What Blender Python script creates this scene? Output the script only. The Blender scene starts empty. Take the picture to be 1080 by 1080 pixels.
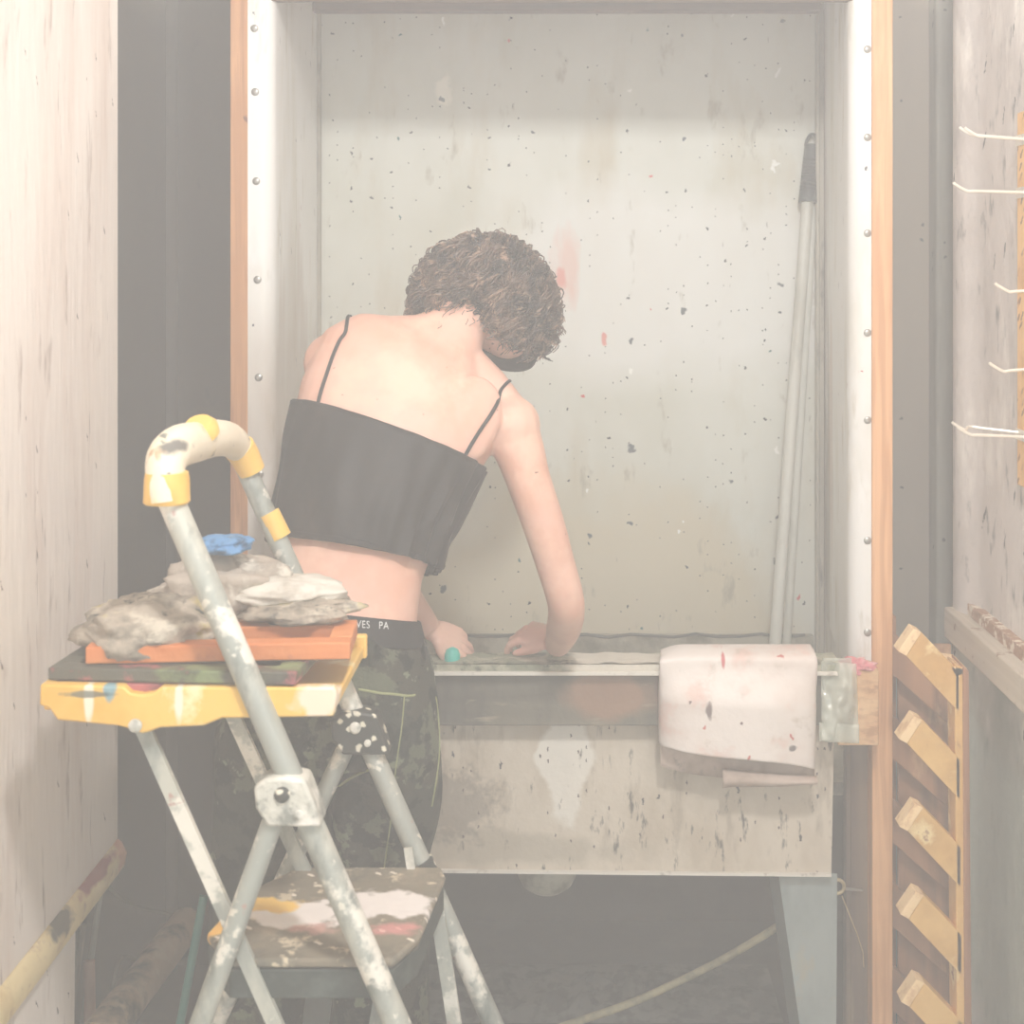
import bpy, bmesh, math, random
from mathutils import Vector, Matrix, Euler, Quaternion, noise
R = math.radians
random.seed(7)
scene = bpy.context.scene
COL = scene.collection
EYE, F, VX, VY = 1.58, 1484.0, 600.0, 285.0

def P(px, py, Y):
    "point seen at photo pixel (px, py) at distance Y from the camera plane"
    return Vector(((px - VX) / F * Y, Y, EYE - (py - VY) / F * Y))

def lin(c):
    out = []
    for v in c[:3]:
        v = v / 255.0
        out.append(v / 12.92 if v <= .04045 else ((v + .055) / 1.055) ** 2.4)
    return (*out, 1.0)

# ------------------------------------------------------------------ materials
def mat(name, base, rough=.6, metal=0., layers=(), bump=None, spec=.4, sheen=0.):
    """base and layer colours are sRGB 0-255 surface colours. Layers:
    ('noise', colour, scale, lo, hi, (sx,sy,sz))  ('spots', colour, scale, size, keep)
    ('blob', colour, centre, radius xyz, noise scale, strength)  ('grain', colour, scale, axis)"""
    m = bpy.data.materials.new(name); m.use_nodes = True
    nt = m.node_tree; N = nt.nodes; L = nt.links
    b = N['Principled BSDF']
    b.inputs['Roughness'].default_value = rough
    b.inputs['Metallic'].default_value = metal
    b.inputs['Specular IOR Level'].default_value = spec
    if sheen: b.inputs['Sheen Weight'].default_value = sheen
    geo = N.new('ShaderNodeNewGeometry')
    cur = None
    def mixin(fac, colour):
        nonlocal cur
        mx = N.new('ShaderNodeMix'); mx.data_type = 'RGBA'
        L.new(fac, mx.inputs[0])
        if cur is None: mx.inputs[6].default_value = lin(base)
        else: L.new(cur, mx.inputs[6])
        mx.inputs[7].default_value = lin(colour)
        cur = mx.outputs[2]
    def mapping(s):
        mp = N.new('ShaderNodeMapping'); L.new(geo.outputs['Position'], mp.inputs['Vector'])
        mp.inputs['Scale'].default_value = s; return mp.outputs[0]
    def rng(val, lo, hi, mx=1.):
        r = N.new('ShaderNodeMapRange'); L.new(val, r.inputs[0])
        r.inputs[1].default_value = lo; r.inputs[2].default_value = hi; r.inputs[4].default_value = mx
        return r.outputs[0]
    for ly in layers:
        if ly[0] == 'noise':
            _, col, sc, lo, hi, st = ly[:6]
            n = N.new('ShaderNodeTexNoise'); n.inputs['Scale'].default_value = sc
            n.inputs['Detail'].default_value = 6; n.inputs['Roughness'].default_value = .62
            L.new(mapping(st), n.inputs['Vector'])
            lo, hi = .5 + (lo-.5)*.72, .5 + (hi-.5)*.72
            mixin(rng(n.outputs['Fac'], lo, hi, ly[6] if len(ly) > 6 else 1.), col)
        elif ly[0] == 'spots':
            _, col, sc, size, keep = ly[:5]
            n = N.new('ShaderNodeTexVoronoi'); n.voronoi_dimensions = '2D'; n.inputs['Scale'].default_value = sc
            sx = N.new('ShaderNodeSeparateXYZ'); L.new(mapping(ly[5] if len(ly) > 5 else (1, 1, 1)), sx.inputs[0])
            def madd(a, k, b2):
                q = N.new('ShaderNodeMath'); q.operation = 'MULTIPLY_ADD'
                L.new(a, q.inputs[0]); q.inputs[1].default_value = k; L.new(b2, q.inputs[2]); return q.outputs[0]
            cb = N.new('ShaderNodeCombineXYZ')
            L.new(madd(sx.outputs[1], .6, sx.outputs[0]), cb.inputs[0]); L.new(madd(sx.outputs[1], .8, sx.outputs[2]), cb.inputs[1])
            n2 = N.new('ShaderNodeTexNoise'); n2.inputs['Scale'].default_value = sc * 4
            L.new(geo.outputs['Position'], n2.inputs['Vector'])
            ad = N.new('ShaderNodeVectorMath'); ad.operation = 'MULTIPLY_ADD'
            L.new(n2.outputs['Color'], ad.inputs[0])
            ad.inputs[1].default_value = (.35 / sc,) * 3
            L.new(cb.outputs[0], ad.inputs[2])
            L.new(ad.outputs[0], n.inputs['Vector'])
            near = rng(n.outputs['Distance'], size, size * .6)
            sep = N.new('ShaderNodeSeparateColor'); L.new(n.outputs['Color'], sep.inputs[0])
            gt = N.new('ShaderNodeMath'); gt.operation = 'LESS_THAN'
            L.new(sep.outputs[0], gt.inputs[0]); gt.inputs[1].default_value = keep
            mu = N.new('ShaderNodeMath'); mu.operation = 'MULTIPLY'
            L.new(near, mu.inputs[0]); L.new(gt.outputs[0], mu.inputs[1])
            mixin(mu.outputs[0], col)
        elif ly[0] == 'blob':
            _, col, c, r, ns, st = ly[:6]
            su = N.new('ShaderNodeVectorMath'); su.operation = 'SUBTRACT'
            L.new(geo.outputs['Position'], su.inputs[0]); su.inputs[1].default_value = c
            dv = N.new('ShaderNodeVectorMath'); dv.operation = 'DIVIDE'
            L.new(su.outputs[0], dv.inputs[0]); dv.inputs[1].default_value = r
            ln = N.new('ShaderNodeVectorMath'); ln.operation = 'LENGTH'; L.new(dv.outputs[0], ln.inputs[0])
            n = N.new('ShaderNodeTexNoise'); n.inputs['Scale'].default_value = ns
            n.inputs['Detail'].default_value = 5
            L.new(mapping(ly[6] if len(ly) > 6 else (1, 1, 1)), n.inputs['Vector'])
            ma = N.new('ShaderNodeMath'); ma.operation = 'MULTIPLY_ADD'
            L.new(n.outputs['Fac'], ma.inputs[0]); ma.inputs[1].default_value = 1.6
            L.new(ln.outputs['Value'], ma.inputs[2])
            mixin(rng(ma.outputs[0], 1.75, 1.35 if len(ly) < 8 else ly[7], st), col)
        elif ly[0] == 'grain':
            _, col, sc, ax, st = ly[:5]
            s = [1, 1, 1]; s[ax] = .045
            w = N.new('ShaderNodeTexNoise'); w.inputs['Scale'].default_value = sc
            w.inputs['Detail'].default_value = 4; w.inputs['Distortion'].default_value = .8
            L.new(mapping(s), w.inputs['Vector'])
            mixin(rng(w.outputs['Fac'], .42, .66, st), col)
    if cur is None: b.inputs['Base Color'].default_value = lin(base)
    else: L.new(cur, b.inputs['Base Color'])
    if bump:
        n = N.new('ShaderNodeTexNoise'); n.inputs['Scale'].default_value = bump[0]
        n.inputs['Detail'].default_value = 5
        L.new(mapping(bump[2] if len(bump) > 2 else (1, 1, 1)), n.inputs['Vector'])
        bp = N.new('ShaderNodeBump'); bp.inputs['Strength'].default_value = bump[1]
        bp.inputs['Distance'].default_value = .01
        L.new(n.outputs['Fac'], bp.inputs['Height']); L.new(bp.outputs[0], b.inputs['Normal'])
    return m

# ------------------------------------------------------------------ mesh builder
class MB:
    def __init__(s): s.v = []; s.f = []
    def add(s, vs, fs):
        o = len(s.v); s.v += [Vector(v) for v in vs]; s.f += [tuple(i + o for i in f) for f in fs]; return s
    def box(s, a, b, rot=None, piv=None):
        x0, y0, z0 = a; x1, y1, z1 = b
        vs = [Vector(p) for p in ((x0,y0,z0),(x1,y0,z0),(x1,y1,z0),(x0,y1,z0),(x0,y0,z1),(x1,y0,z1),(x1,y1,z1),(x0,y1,z1))]
        if rot is not None:
            c = Vector(piv) if piv is not None else sum(vs, Vector()) / 8
            q = Euler(rot).to_matrix(); vs = [c + q @ (v - c) for v in vs]
        return s.add(vs, [(0,3,2,1),(4,5,6,7),(0,1,5,4),(1,2,6,5),(2,3,7,6),(3,0,4,7)])
    def prism(s, poly, d):
        "poly: points in order, extruded by vector d"
        n = len(poly); d = Vector(d); p = [Vector(q) for q in poly]
        return s.add(p + [q + d for q in p], [tuple(range(n))[::-1], tuple(range(n, 2*n))] +
                     [(i, (i+1) % n, n + (i+1) % n, n + i) for i in range(n)])
    def tube(s, pts, rad, n=12, flat=1., up=None, cap=True):
        pts = [Vector(p) for p in pts]; k = len(pts)
        rad = rad if isinstance(rad, (list, tuple)) else [rad] * k
        t0 = (pts[1] - pts[0]).normalized()
        u = Vector(up) if up else (Vector((0,0,1)) if abs(t0.z) < .9 else Vector((1,0,0)))
        vs = []; fs = []
        for i, p in enumerate(pts):
            t = (pts[min(i+1, k-1)] - pts[max(i-1, 0)]).normalized()
            u = (u - t * u.dot(t)).normalized(); w = t.cross(u)
            for j in range(n):
                a = 2 * math.pi * j / n
                vs.append(p + (u * math.cos(a) * flat + w * math.sin(a)) * rad[i])
        for i in range(k-1):
            for j in range(n):
                fs.append((i*n+j, i*n+(j+1) % n, (i+1)*n+(j+1) % n, (i+1)*n+j))
        if cap: fs += [tuple(range(n))[::-1], tuple((k-1)*n + j for j in range(n))]
        return s.add(vs, fs)
    def loft(s, rings, cap=True):
        n = len(rings[0]); vs = [v for r in rings for v in r]; fs = []
        for i in range(len(rings)-1):
            for j in range(n):
                fs.append((i*n+j, i*n+(j+1) % n, (i+1)*n+(j+1) % n, (i+1)*n+j))
        if cap: fs += [tuple(range(n))[::-1], tuple((len(rings)-1)*n+j for j in range(n))]
        return s.add(vs, fs)
    def lathe(s, c, prof, n=20, axis=(0,0,1)):
        ax = Vector(axis).normalized(); q = Vector((0,0,1)).rotation_difference(ax); c = Vector(c)
        return s.loft([[c + q @ Vector((r*math.cos(2*math.pi*j/n), r*math.sin(2*math.pi*j/n), h)) for j in range(n)] for r, h in prof])
    def ball(s, c, r, n=12, m=8, rot=None):
        c = Vector(c); r = Vector(r) if not isinstance(r, (int, float)) else Vector((r, r, r))
        q = Euler(rot).to_matrix() if rot else Matrix.Identity(3)
        rings = []
        for i in range(m + 1):
            t = math.pi * (i if 0 < i < m else (i + (.02 if i == 0 else -.02))) / m
            rings.append([c + q @ Vector((r.x*math.sin(t)*math.cos(2*math.pi*j/n), r.y*math.sin(t)*math.sin(2*math.pi*j/n), -r.z*math.cos(t))) for j in range(n)])
        return s.loft(rings)
    def grid(s, fn, nu, nv):
        vs = [fn(i / nu, j / nv) for j in range(nv + 1) for i in range(nu + 1)]
        fs = [(j*(nu+1)+i, j*(nu+1)+i+1, (j+1)*(nu+1)+i+1, (j+1)*(nu+1)+i) for j in range(nv) for i in range(nu)]
        return s.add(vs, fs)

def mesh_of(name, mb, m, off, smooth=.7):
    me = bpy.data.meshes.new(name)
    me.from_pydata([v - off for v in mb.v], [], mb.f); me.validate()
    bm = bmesh.new(); bm.from_mesh(me); bmesh.ops.recalc_face_normals(bm, faces=bm.faces); bm.to_mesh(me); bm.free()
    for p in me.polygons: p.use_smooth = True
    me.set_sharp_from_angle(angle=smooth)
    me.materials.append(m)
    return me
def mod(o, bevel=0., sub=0, solid=0.):
    if solid:
        s = o.modifiers.new('solid', 'SOLIDIFY'); s.thickness = solid; s.offset = 0
    if bevel:
        b = o.modifiers.new('bevel', 'BEVEL'); b.width = bevel; b.segments = 2; b.limit_method = 'ANGLE'
        b.angle_limit = R(40); b.harden_normals = False
    if sub:
        s = o.modifiers.new('sub', 'SUBSURF'); s.levels = sub; s.render_levels = sub
    return o
def part(name, mb, m, parent, label=None, bevel=0., sub=0, solid=0., smooth=.7):
    root = parent
    while root.parent: root = root.parent
    o = bpy.data.objects.new(name, mesh_of(name, mb, m, root.location, smooth)); COL.objects.link(o)
    o.parent = parent
    if label: o['label'] = label
    return mod(o, bevel, sub, solid)
def thing(name, loc, label, cat, group=None):
    o = bpy.data.objects.new(name, None); COL.objects.link(o); o.location = Vector(loc)
    o.empty_display_size = .05
    o['label'] = label; o['category'] = cat
    if group: o['group'] = group
    return o
def solo(name, mb, m, label=None, cat=None, group=None, kind=None, bevel=0., sub=0, solid=0., smooth=.7):
    xs = [v.x for v in mb.v]; ys = [v.y for v in mb.v]; zs = [v.z for v in mb.v]
    off = Vector(((min(xs)+max(xs))/2, (min(ys)+max(ys))/2, min(zs)))
    o = bpy.data.objects.new(name, mesh_of(name, mb, m, off, smooth)); COL.objects.link(o); o.location = off
    if label: o['label'] = label
    if cat: o['category'] = cat
    if group: o['group'] = group
    if kind: o['kind'] = kind
    return mod(o, bevel, sub, solid)
def struct(name, mb, m, bevel=0., label=None):
    return solo(name, mb, m, kind='structure', bevel=bevel, label=label)
KEY, FILL, TOPL, FADE_HAZE, SIDE = 49, 33, 8, .115, 24
# ------------------------------------------------------------------ camera, lights, added haze
cam = bpy.data.cameras.new('camera'); cam.sensor_width = 36; cam.lens = F / 1080 * 36
cam.shift_x = -(VX - 540) / 1080; cam.shift_y = -(540 - VY) / 1080
cam.dof.use_dof = True; cam.dof.focus_distance = 2.6; cam.dof.aperture_fstop = 6.3
co = bpy.data.objects.new('camera', cam); COL.objects.link(co)
co.location = (0, 0, EYE); co.rotation_euler = (R(90), 0, 0); scene.camera = co
vs = scene.view_settings
vs.view_transform = 'Standard'; vs.look = 'None'; vs.gamma = 1; vs.use_curve_mapping = False; vs.exposure = 0.0

def area(name, loc, tgt, w, h, power, col=(1, .95, .88)):
    l = bpy.data.lights.new(name, 'AREA'); l.shape = 'RECTANGLE'; l.size = w; l.size_y = h
    l.energy = power; l.color = col
    o = bpy.data.objects.new(name, l); COL.objects.link(o); o.location = loc
    o.rotation_euler = (Vector(tgt) - Vector(loc)).to_track_quat('-Z', 'Y').to_euler()
    return o
area('ceiling_lamp', (.24, .60, 2.72), (.1, 2.6, .9), .12, .22, KEY, (.98, .97, .975))
area('rear_fill', (0, -2.5, 1.45), (0, 2.6, 1.0), 2.2, 1.8, FILL, (.79, .91, 1.0))  # added soft fill from behind the camera, no window is built there
area('side_fill', (1.38, -.7, 1.45), (-.6, 2.2, .6), 1.1, 1.3, SIDE, (.82, .92, 1.0))  # added fill from the right rear, brightens the lower left wall
area('lamp_above_booth', (0, 2.95, 2.62), (0, 2.95, 2.2), .1, .1, TOPL, (1, .97, .9))

w = bpy.data.worlds.new('world'); scene.world = w; w.use_nodes = True
nt = w.node_tree; nt.nodes.clear()
out = nt.nodes.new('ShaderNodeOutputWorld')
bg = nt.nodes.new('ShaderNodeBackground'); bg.inputs[0].default_value = (0, 0, 0, 1)
vol = nt.nodes.new('ShaderNodeVolumeScatter'); vol.inputs['Color'].default_value = (1, 1, 1, 1)
vol.inputs['Density'].default_value = FADE_HAZE; vol.inputs['Anisotropy'].default_value = 0.0  # added haze that lifts dark tones, stands in for an overall pale wash
nt.links.new(bg.outputs[0], out.inputs['Surface']); nt.links.new(vol.outputs[0], out.inputs['Volume'])
scene.cycles.volume_bounces = 2; scene.cycles.max_bounces = 12; scene.cycles.diffuse_bounces = 6
scene.cycles.use_denoising = True
scene.cycles.sample_clamp_indirect = 6

# ------------------------------------------------------------------ materials of the room
m_left = mat('left partition', (230, 220, 211), .75, layers=[
    ('noise', (214, 196, 184), 9, .45, .8, (1, 1, .12)), ('noise', (176, 160, 150), 28, .63, .8, (1, 1, .2)),
    ('noise', (236, 226, 214), 2.2, .5, .75, (1, 1, 1)),
    ('spots', (120, 105, 100), 40, .08, .06, (1, 1, .5)), ('noise', (120, 104, 96), 45, .70, .8, (1, 1, .12), .7)], bump=(40, .25, (1, 1, .2)))
m_back = mat('booth back sheet', (218, 219, 208), .5, layers=[
    ('noise', (205, 205, 190), 3, .45, .75, (1, 1, .6)),
    ('noise', (196, 186, 160), 7, .5, .85, (1, 1, .3), .8),
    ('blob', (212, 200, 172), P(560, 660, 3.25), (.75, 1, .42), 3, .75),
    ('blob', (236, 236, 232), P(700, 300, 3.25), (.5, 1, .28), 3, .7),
    ('noise', (170, 164, 145), 22, .66, .82, (1, 1, .4), .8),
    ('blob', (232, 160, 140), P(597, 280, 3.25), (.04, 1, .12), 28, .45, (1, 1, .4), 1.2),
    ('blob', (225, 120, 105), P(592, 297, 3.25), (.016, 1, .035), 70, .6, (1, 1, .4), 1.2),
    ('blob', (225, 120, 105), P(637, 357, 3.25), (.008, 1, .02), 60, .8),
    ('blob', (240, 236, 222), P(468, 97, 3.25), (.022, 1, .05), 60, .8),
    ('spots', (74, 84, 92), 9, .06, .16), ('spots', (50, 56, 56), 22, .08, .10), ('spots', (90, 90, 84), 55, .11, .08),
    ('spots', (40, 110, 108), 7, .035, .12), ('spots', (200, 60, 50), 6, .022, .12),
    ('spots', (245, 245, 238), 9, .05, .12, (1, 1, .5)),
    ('noise', (120, 116, 104), 60, .74, .82, (1, 1, .25), .7)], bump=(18, .08))
m_side = mat('booth side sheet', (236, 235, 231), .42, layers=[
    ('noise', (214, 210, 196), 6, .5, .8, (1, 1, .3)),
    ('noise', (176, 166, 140), 16, .6, .85, (1, 1, .25), .8),
    ('blob', (150, 140, 125), P(868, 560, 3.15), (.04, .12, .55), 9, .8, (1, 1, .2)),
    ('blob', (176, 156, 134), (-.58, 2.85, 1.25), (.12, .4, .42), 12, .55, (1, 1, .3)), ('blob', (196, 170, 150), P(876, 470, 3.05), (.04, .07, .3), 12, .5, (1, 1, .3)),
    ('blob', (130, 125, 118), P(905, 232, 2.75), (.03, .05, .02), 40, .7),
    ('spots', (90, 92, 96), 26, .07, .10, (1, 1, .6)), ('spots', (160, 60, 60), 13, .03, .04)], bump=(10, .1))
m_pine = mat('pine post', (212, 158, 108), .6, layers=[
    ('grain', (166, 108, 66), 75, 2, .9), ('noise', (188, 132, 84), 9, .45, .7, (1, 1, .25)),
    ('spots', (120, 70, 45), 9, .08, .18)], bump=(60, .12, (1, 1, .05)))
m_pine_r = mat('right pine post', (232, 178, 128), .6, layers=[
    ('grain', (204, 144, 92), 70, 2, .8), ('noise', (210, 152, 100), 8, .5, .7, (1, 1, .25)),
    ('spots', (130, 80, 50), 7, .07, .15)], bump=(60, .12, (1, 1, .05)))
m_beam = mat('dark beam', (96, 52, 34), .6, layers=[('grain', (50, 32, 26), 26, 0, .8), ('noise', (96, 66, 56), 6, .5, .8, (1, 1, 1))])
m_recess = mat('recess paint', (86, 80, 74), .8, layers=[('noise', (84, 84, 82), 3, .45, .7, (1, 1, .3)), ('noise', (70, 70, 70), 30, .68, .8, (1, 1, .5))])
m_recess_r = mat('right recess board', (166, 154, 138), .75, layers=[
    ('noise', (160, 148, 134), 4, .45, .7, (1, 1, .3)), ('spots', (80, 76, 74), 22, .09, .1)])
m_strip = mat('green grey strip', (150, 148, 136), .75, layers=[('noise', (120, 118, 108), 12, .5, .8, (1, 1, .15)), ('spots', (70, 70, 70), 24, .1, .15)])
m_plaster = mat('right plaster', (206, 198, 192), .85, layers=[
    ('noise', (182, 174, 168), 5, .45, .7, (1, 1, .5)), ('noise', (128, 126, 124), 26, .6, .78, (1, 1, .4)),
    ('noise', (226, 220, 212), 9, .55, .7, (1, 1, .4)),
    ('blob', (146, 156, 144), (.78, 2.45, .5), (.4, .6, .5), 5, .8), ('spots', (90, 88, 88), 30, .12, .12, (1, 1, .4))],
    bump=(26, .5))
m_dark = mat('dark surface', (40, 40, 40), .9, layers=[('noise', (56, 54, 50), 8, .5, .7, (1, 1, 1))])
m_room = mat('rear room paint', (225, 218, 208), .8, layers=[('noise', (205, 198, 188), 4, .5, .7, (1, 1, 1))])
m_rail_y = mat('yellowed rail', (226, 206, 158), .6, layers=[
    ('noise', (205, 180, 130), 12, .5, .75, (1, 1, 1)), ('noise', (180, 150, 120), 40, .6, .8, (1, 1, 1)),
    ('blob', (150, 70, 70), (-.75, 2.25, .618), (.03, .13, .014), 30, .95),
    ('blob', (80, 76, 74), (-.75, 2.08, .618), (.03, .05, .03), 40, .9),
    ('blob', (206, 150, 120), (-.75, 2.36, .61), (.03, .04, .05), 30, .9)])
m_rail_w = mat('pale wood rail', (208, 196, 178), .65, layers=[('grain', (180, 166, 146), 30, 1, .8), ('noise', (150, 120, 95), 30, .64, .75, (1, 1, 1))])

# ------------------------------------------------------------------ room shell
m_conf = mat('pale concrete floor', (214, 210, 202), .8, layers=[('noise', (184, 180, 172), 4, .45, .7, (1, 1, 1)), ('spots', (110, 106, 100), 12, .08, .3)])  # unseen front floor, made pale to bounce light up onto lower walls
struct('floor', MB().box((-1.6, -2.6, -.06), (1.6, 2.5, 0)), m_conf)
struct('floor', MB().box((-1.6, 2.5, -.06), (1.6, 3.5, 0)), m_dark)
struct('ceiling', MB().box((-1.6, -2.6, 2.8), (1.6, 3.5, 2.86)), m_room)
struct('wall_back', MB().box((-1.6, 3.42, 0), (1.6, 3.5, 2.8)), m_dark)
struct('wall_rear', MB().box((-1.6, -2.68, 0), (1.6, -2.6, 2.8)), m_room)
struct('wall_left_rear', MB().box((-1.5, -2.6, 0), (-1.42, 1.2, 2.8)), m_room)
struct('wall_right_rear', MB().box((1.42, -2.6, 0), (1.5, 1.2, 2.8)), m_room)
struct('wall_left_return', MB().box((-1.42, 1.12, 0), (-.785, 1.2, 2.8)), m_room)
struct('wall_right_return', MB().box((.80, 1.12, 0), (1.42, 1.2, 2.8)), m_room)
# left partition, ends at Y 2.37
struct('wall_left', MB().prism([(-.785, 1.2, 0), (-.785, 2.15, 0), (-.785, 2.17, .58), (-.785, 2.372, .58), (-.785, 2.372, 2.8), (-.785, 1.2, 2.8)], (.025, 0, 0)), m_left, bevel=.002)
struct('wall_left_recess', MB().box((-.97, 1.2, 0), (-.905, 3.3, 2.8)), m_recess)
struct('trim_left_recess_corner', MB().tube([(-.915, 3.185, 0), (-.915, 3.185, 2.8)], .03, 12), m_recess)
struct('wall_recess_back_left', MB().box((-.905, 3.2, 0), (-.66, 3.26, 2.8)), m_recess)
struct('trim_left_rail', MB().prism([(-.76, 1.2, .575), (-.749, 1.2, .575), (-.744, 1.2, .60), (-.752, 1.2, .618), (-.76, 1.2, .624)], (0, 1.17, 0)), m_rail_y, bevel=.002)
# right side
n = 14
prof = [(.90, 1.2), (.77, 1.2), (.77, 2.60)] + [(.845 - .105*math.cos(a), 2.70 + .10*math.sin(a)) for a in [R(-38 + 11*i) for i in range(12)]] + [(.90, 2.80)]
struct('wall_right', MB().prism([(x, y, 0) for x, y in prof], (0, 0, 2.8)), m_plaster)
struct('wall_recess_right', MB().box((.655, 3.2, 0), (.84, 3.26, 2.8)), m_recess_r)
struct('trim_right_recess_strip', MB().box((.815, 3.12, 0), (.94, 3.19, 2.8)).box((.855, 3.09, 0), (.94, 3.12, 2.8)), m_strip, bevel=.006)
struct('trim_right_rail', MB().box((.725, 1.2, .872), (.77, 2.72, .93)), m_rail_w, bevel=.003)
struct('trim_right_rail_lath', MB().box((.752, 1.2, .931), (.77, 2.72, .952)), mat('brown crumbling lath', (170, 130, 100), .9, layers=[('noise', (225, 210, 190), 30, .5, .6, (1, 1, 1))], bump=(80, .8)))
# ------------------------------------------------------------------ washout booth
booth = thing('washout_booth', (0, 3.0, 0), 'white sheet-lined washout booth in a pine frame behind the person, ink specks all over', 'booth')
lb = (-.6015, 2.65); lk = (-.580, 3.25); rb = (.5645, 2.65); rk = (.588, 3.25)
zt = 2.30
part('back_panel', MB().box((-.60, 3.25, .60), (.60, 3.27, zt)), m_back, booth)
# each side sheet has a flange screwed to the post, then bends round and runs back
def side(xa, xf, xk, s):
    pts = [(xa, 2.6465), (xf - s*.03, 2.649)]
    for i in range(1, 8):
        t = R(90*i/7); pts.append((xf - s*.03 + s*.03*math.sin(t), 2.679 - .03*math.cos(t)))
    for i in range(1, 9): pts.append((xf + (xk-xf)*i/8, 2.679 + (3.25-2.679)*i/8))
    poly = [(x, y, .80) for x, y in pts] + [(x - s*.003, y + .003, .80) for x, y in reversed(pts)]
    return MB().prism(poly, (0, 0, zt-.80))
lp = part('side_panel', side(-.606, -.556, -.580, 1), m_side, booth)
rp = part('side_panel', side(.571, .530, .588, -1), m_side, booth)
part('lower_sheet', MB().box((.584, 2.70, .58), (.588, 3.24, .80)), m_side, rp)
part('lower_sheet', MB().box((-.588, 2.70, .58), (-.584, 3.24, .80)), m_side, lp)
m_trim = mat('corner trim', (176, 170, 156), .5, layers=[('noise', (150, 146, 134), 10, .45, .75, (1, 1, .12)), ('noise', (110, 108, 104), 30, .6, .75, (1, 1, .2))])
part('corner_trim', MB().box((.568, 3.205, .62), (.582, 3.25, zt)).tube([(.566, 3.2, .62), (.566, 3.2, zt)], .005, 8), m_trim, booth, bevel=.002)
part('corner_trim', MB().tube([(-.578, 3.243, .62), (-.578, 3.243, zt)], .008, 8), m_trim, booth)
part('post', MB().box((-.637, 2.645, 0), (-.604, 2.735, zt)), m_pine, booth, bevel=.002)
part('post', MB().box((.569, 2.64, 0), (.608, 2.73, zt)), m_pine_r, booth, bevel=.002)
part('roof_beam', MB().box((-.578, 3.16, 2.163), (.566, 3.20, 2.26)), m_beam, booth, bevel=.002)
part('roof_beam', MB().box((-.58, 2.74, 2.19), (-.545, 3.159, 2.26)), m_beam, booth, bevel=.002)
part('roof_shade_board', MB().box((-.64, 2.66, 2.09), (.61, 2.68, 2.28)), m_beam, booth)  # unseen board added to bring the roof's shadow lower on the back panel
part('roof_panel', MB().box((-.64, 2.66, 2.262), (.61, 3.25, 2.275)), m_beam, booth)
m_screw = mat('screw metal', (170, 168, 162), .35, .6)
def screw(p, ax):
    q = part('screw', MB().lathe(p, [(.0075, 0), (.0072, .002), (.005, .0035), (.002, .004)], 12, ax), m_screw, booth)
for y in (30, 97, 191, 295, 398, 500):
    pt = P(268 + y*.012, y, 2.649); screw(pt, (0, -1, 0))
for y in (52, 145, 246, 351, 443, 570, 667):
    pt = P(915, y, 2.649); screw(pt, (0, -1, 0))

# sink built into the booth
m_ledge = mat('mossy concrete ledge', (176, 172, 150), .8, layers=[('noise', (130, 134, 112), 14, .42, .62, (1, 1, 1)), ('noise', (84, 86, 72), 40, .58, .75, (1, 1, 1)),
    ('blob', (222, 214, 200), (.08, 2.58, .86), (.14, .1, .05), 20, .8)], bump=(50, .5))
m_apron = mat('stained apron board', (122, 116, 102), .7, layers=[('grain', (84, 82, 74), 14, 0, .9), ('noise', (70, 70, 66), 6, .45, .7, (1, 1, .4)),
    ('blob', (160, 122, 98), P(660, 735, 2.57), (.12, .1, .06), 10, .7), ('noise', (150, 140, 120), 30, .62, .75, (.3, 1, 1.5))], bump=(30, .2))
m_front = mat('sink front panel', (208, 196, 178), .7, layers=[
    ('noise', (188, 174, 154), 6, .45, .7, (1, 1, .5)), ('noise', (150, 136, 118), 18, .56, .8, (1, 1, .3), .8),
    ('blob', (228, 222, 210), P(600, 800, 2.61), (.06, .2, .11), 10, .9, (1, 1, 1), 1.6),
    ('blob', (170, 160, 142), P(520, 895, 2.61), (.3, .2, .04), 16, .6), ('blob', (80, 74, 70), P(470, 850, 2.61), (.12, .2, .08), 60, .45),
    ('spots', (70, 66, 66), 34, .11, .15, (1, 1, .45)), ('spots', (96, 80, 74), 70, .14, .10, (1, 1, .5)), ('noise', (96, 88, 80), 50, .64, .76, (1, 1, .3)),
    ('noise', (86, 80, 76), 14, .68, .76, (1, 1, .18))], bump=(30, .25))
m_lip = mat('pale metal lip', (222, 216, 204), .5, layers=[('noise', (160, 150, 136), 20, .6, .75, (1, 1, 1))])
m_leg = mat('grey blue metal', (150, 160, 158), .6, layers=[('noise', (128, 138, 136), 7, .45, .7, (1, 1, .5)), ('noise', (170, 158, 130), 10, .62, .8, (1, 1, .5)), ('spots', (70, 74, 76), 26, .12, .12, (1, 1, .4))])
m_legdark = mat('dark leg flange', (84, 94, 92), .7)
m_conc = mat('basin concrete', (170, 166, 150), .8, layers=[('noise', (120, 118, 104), 10, .45, .7, (1, 1, 1))], bump=(30, .4))
sink = thing('sink', (0, 2.6, 0), 'long sink with mossy ledge, dark wooden apron and pale stained front on grey legs', 'sink')
part('ledge', MB().grid(lambda u, v: Vector((-.598 + 1.09*u, 2.553 + .07*v, .867 + .004*noise.noise((u*30, v*2, 3)))), 90, 5).box((-.598, 2.553, .852), (.491, 2.623, .864)), m_ledge, sink)
part('lip', MB().box((-.598, 2.546, .846), (.491, 2.553, .853)), m_lip, sink, bevel=.001)
part('apron_board', MB().box((-.598, 2.568, .748), (.48, 2.60, .846)), m_apron, sink, bevel=.003)
part('front_panel', MB().prism([(-.57, 2.61, .745), P(880, 764, 2.61), P(877, 922, 2.61), (-.57, 2.61, .473)], (0, .012, 0)), m_front, sink, bevel=.001)
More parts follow.
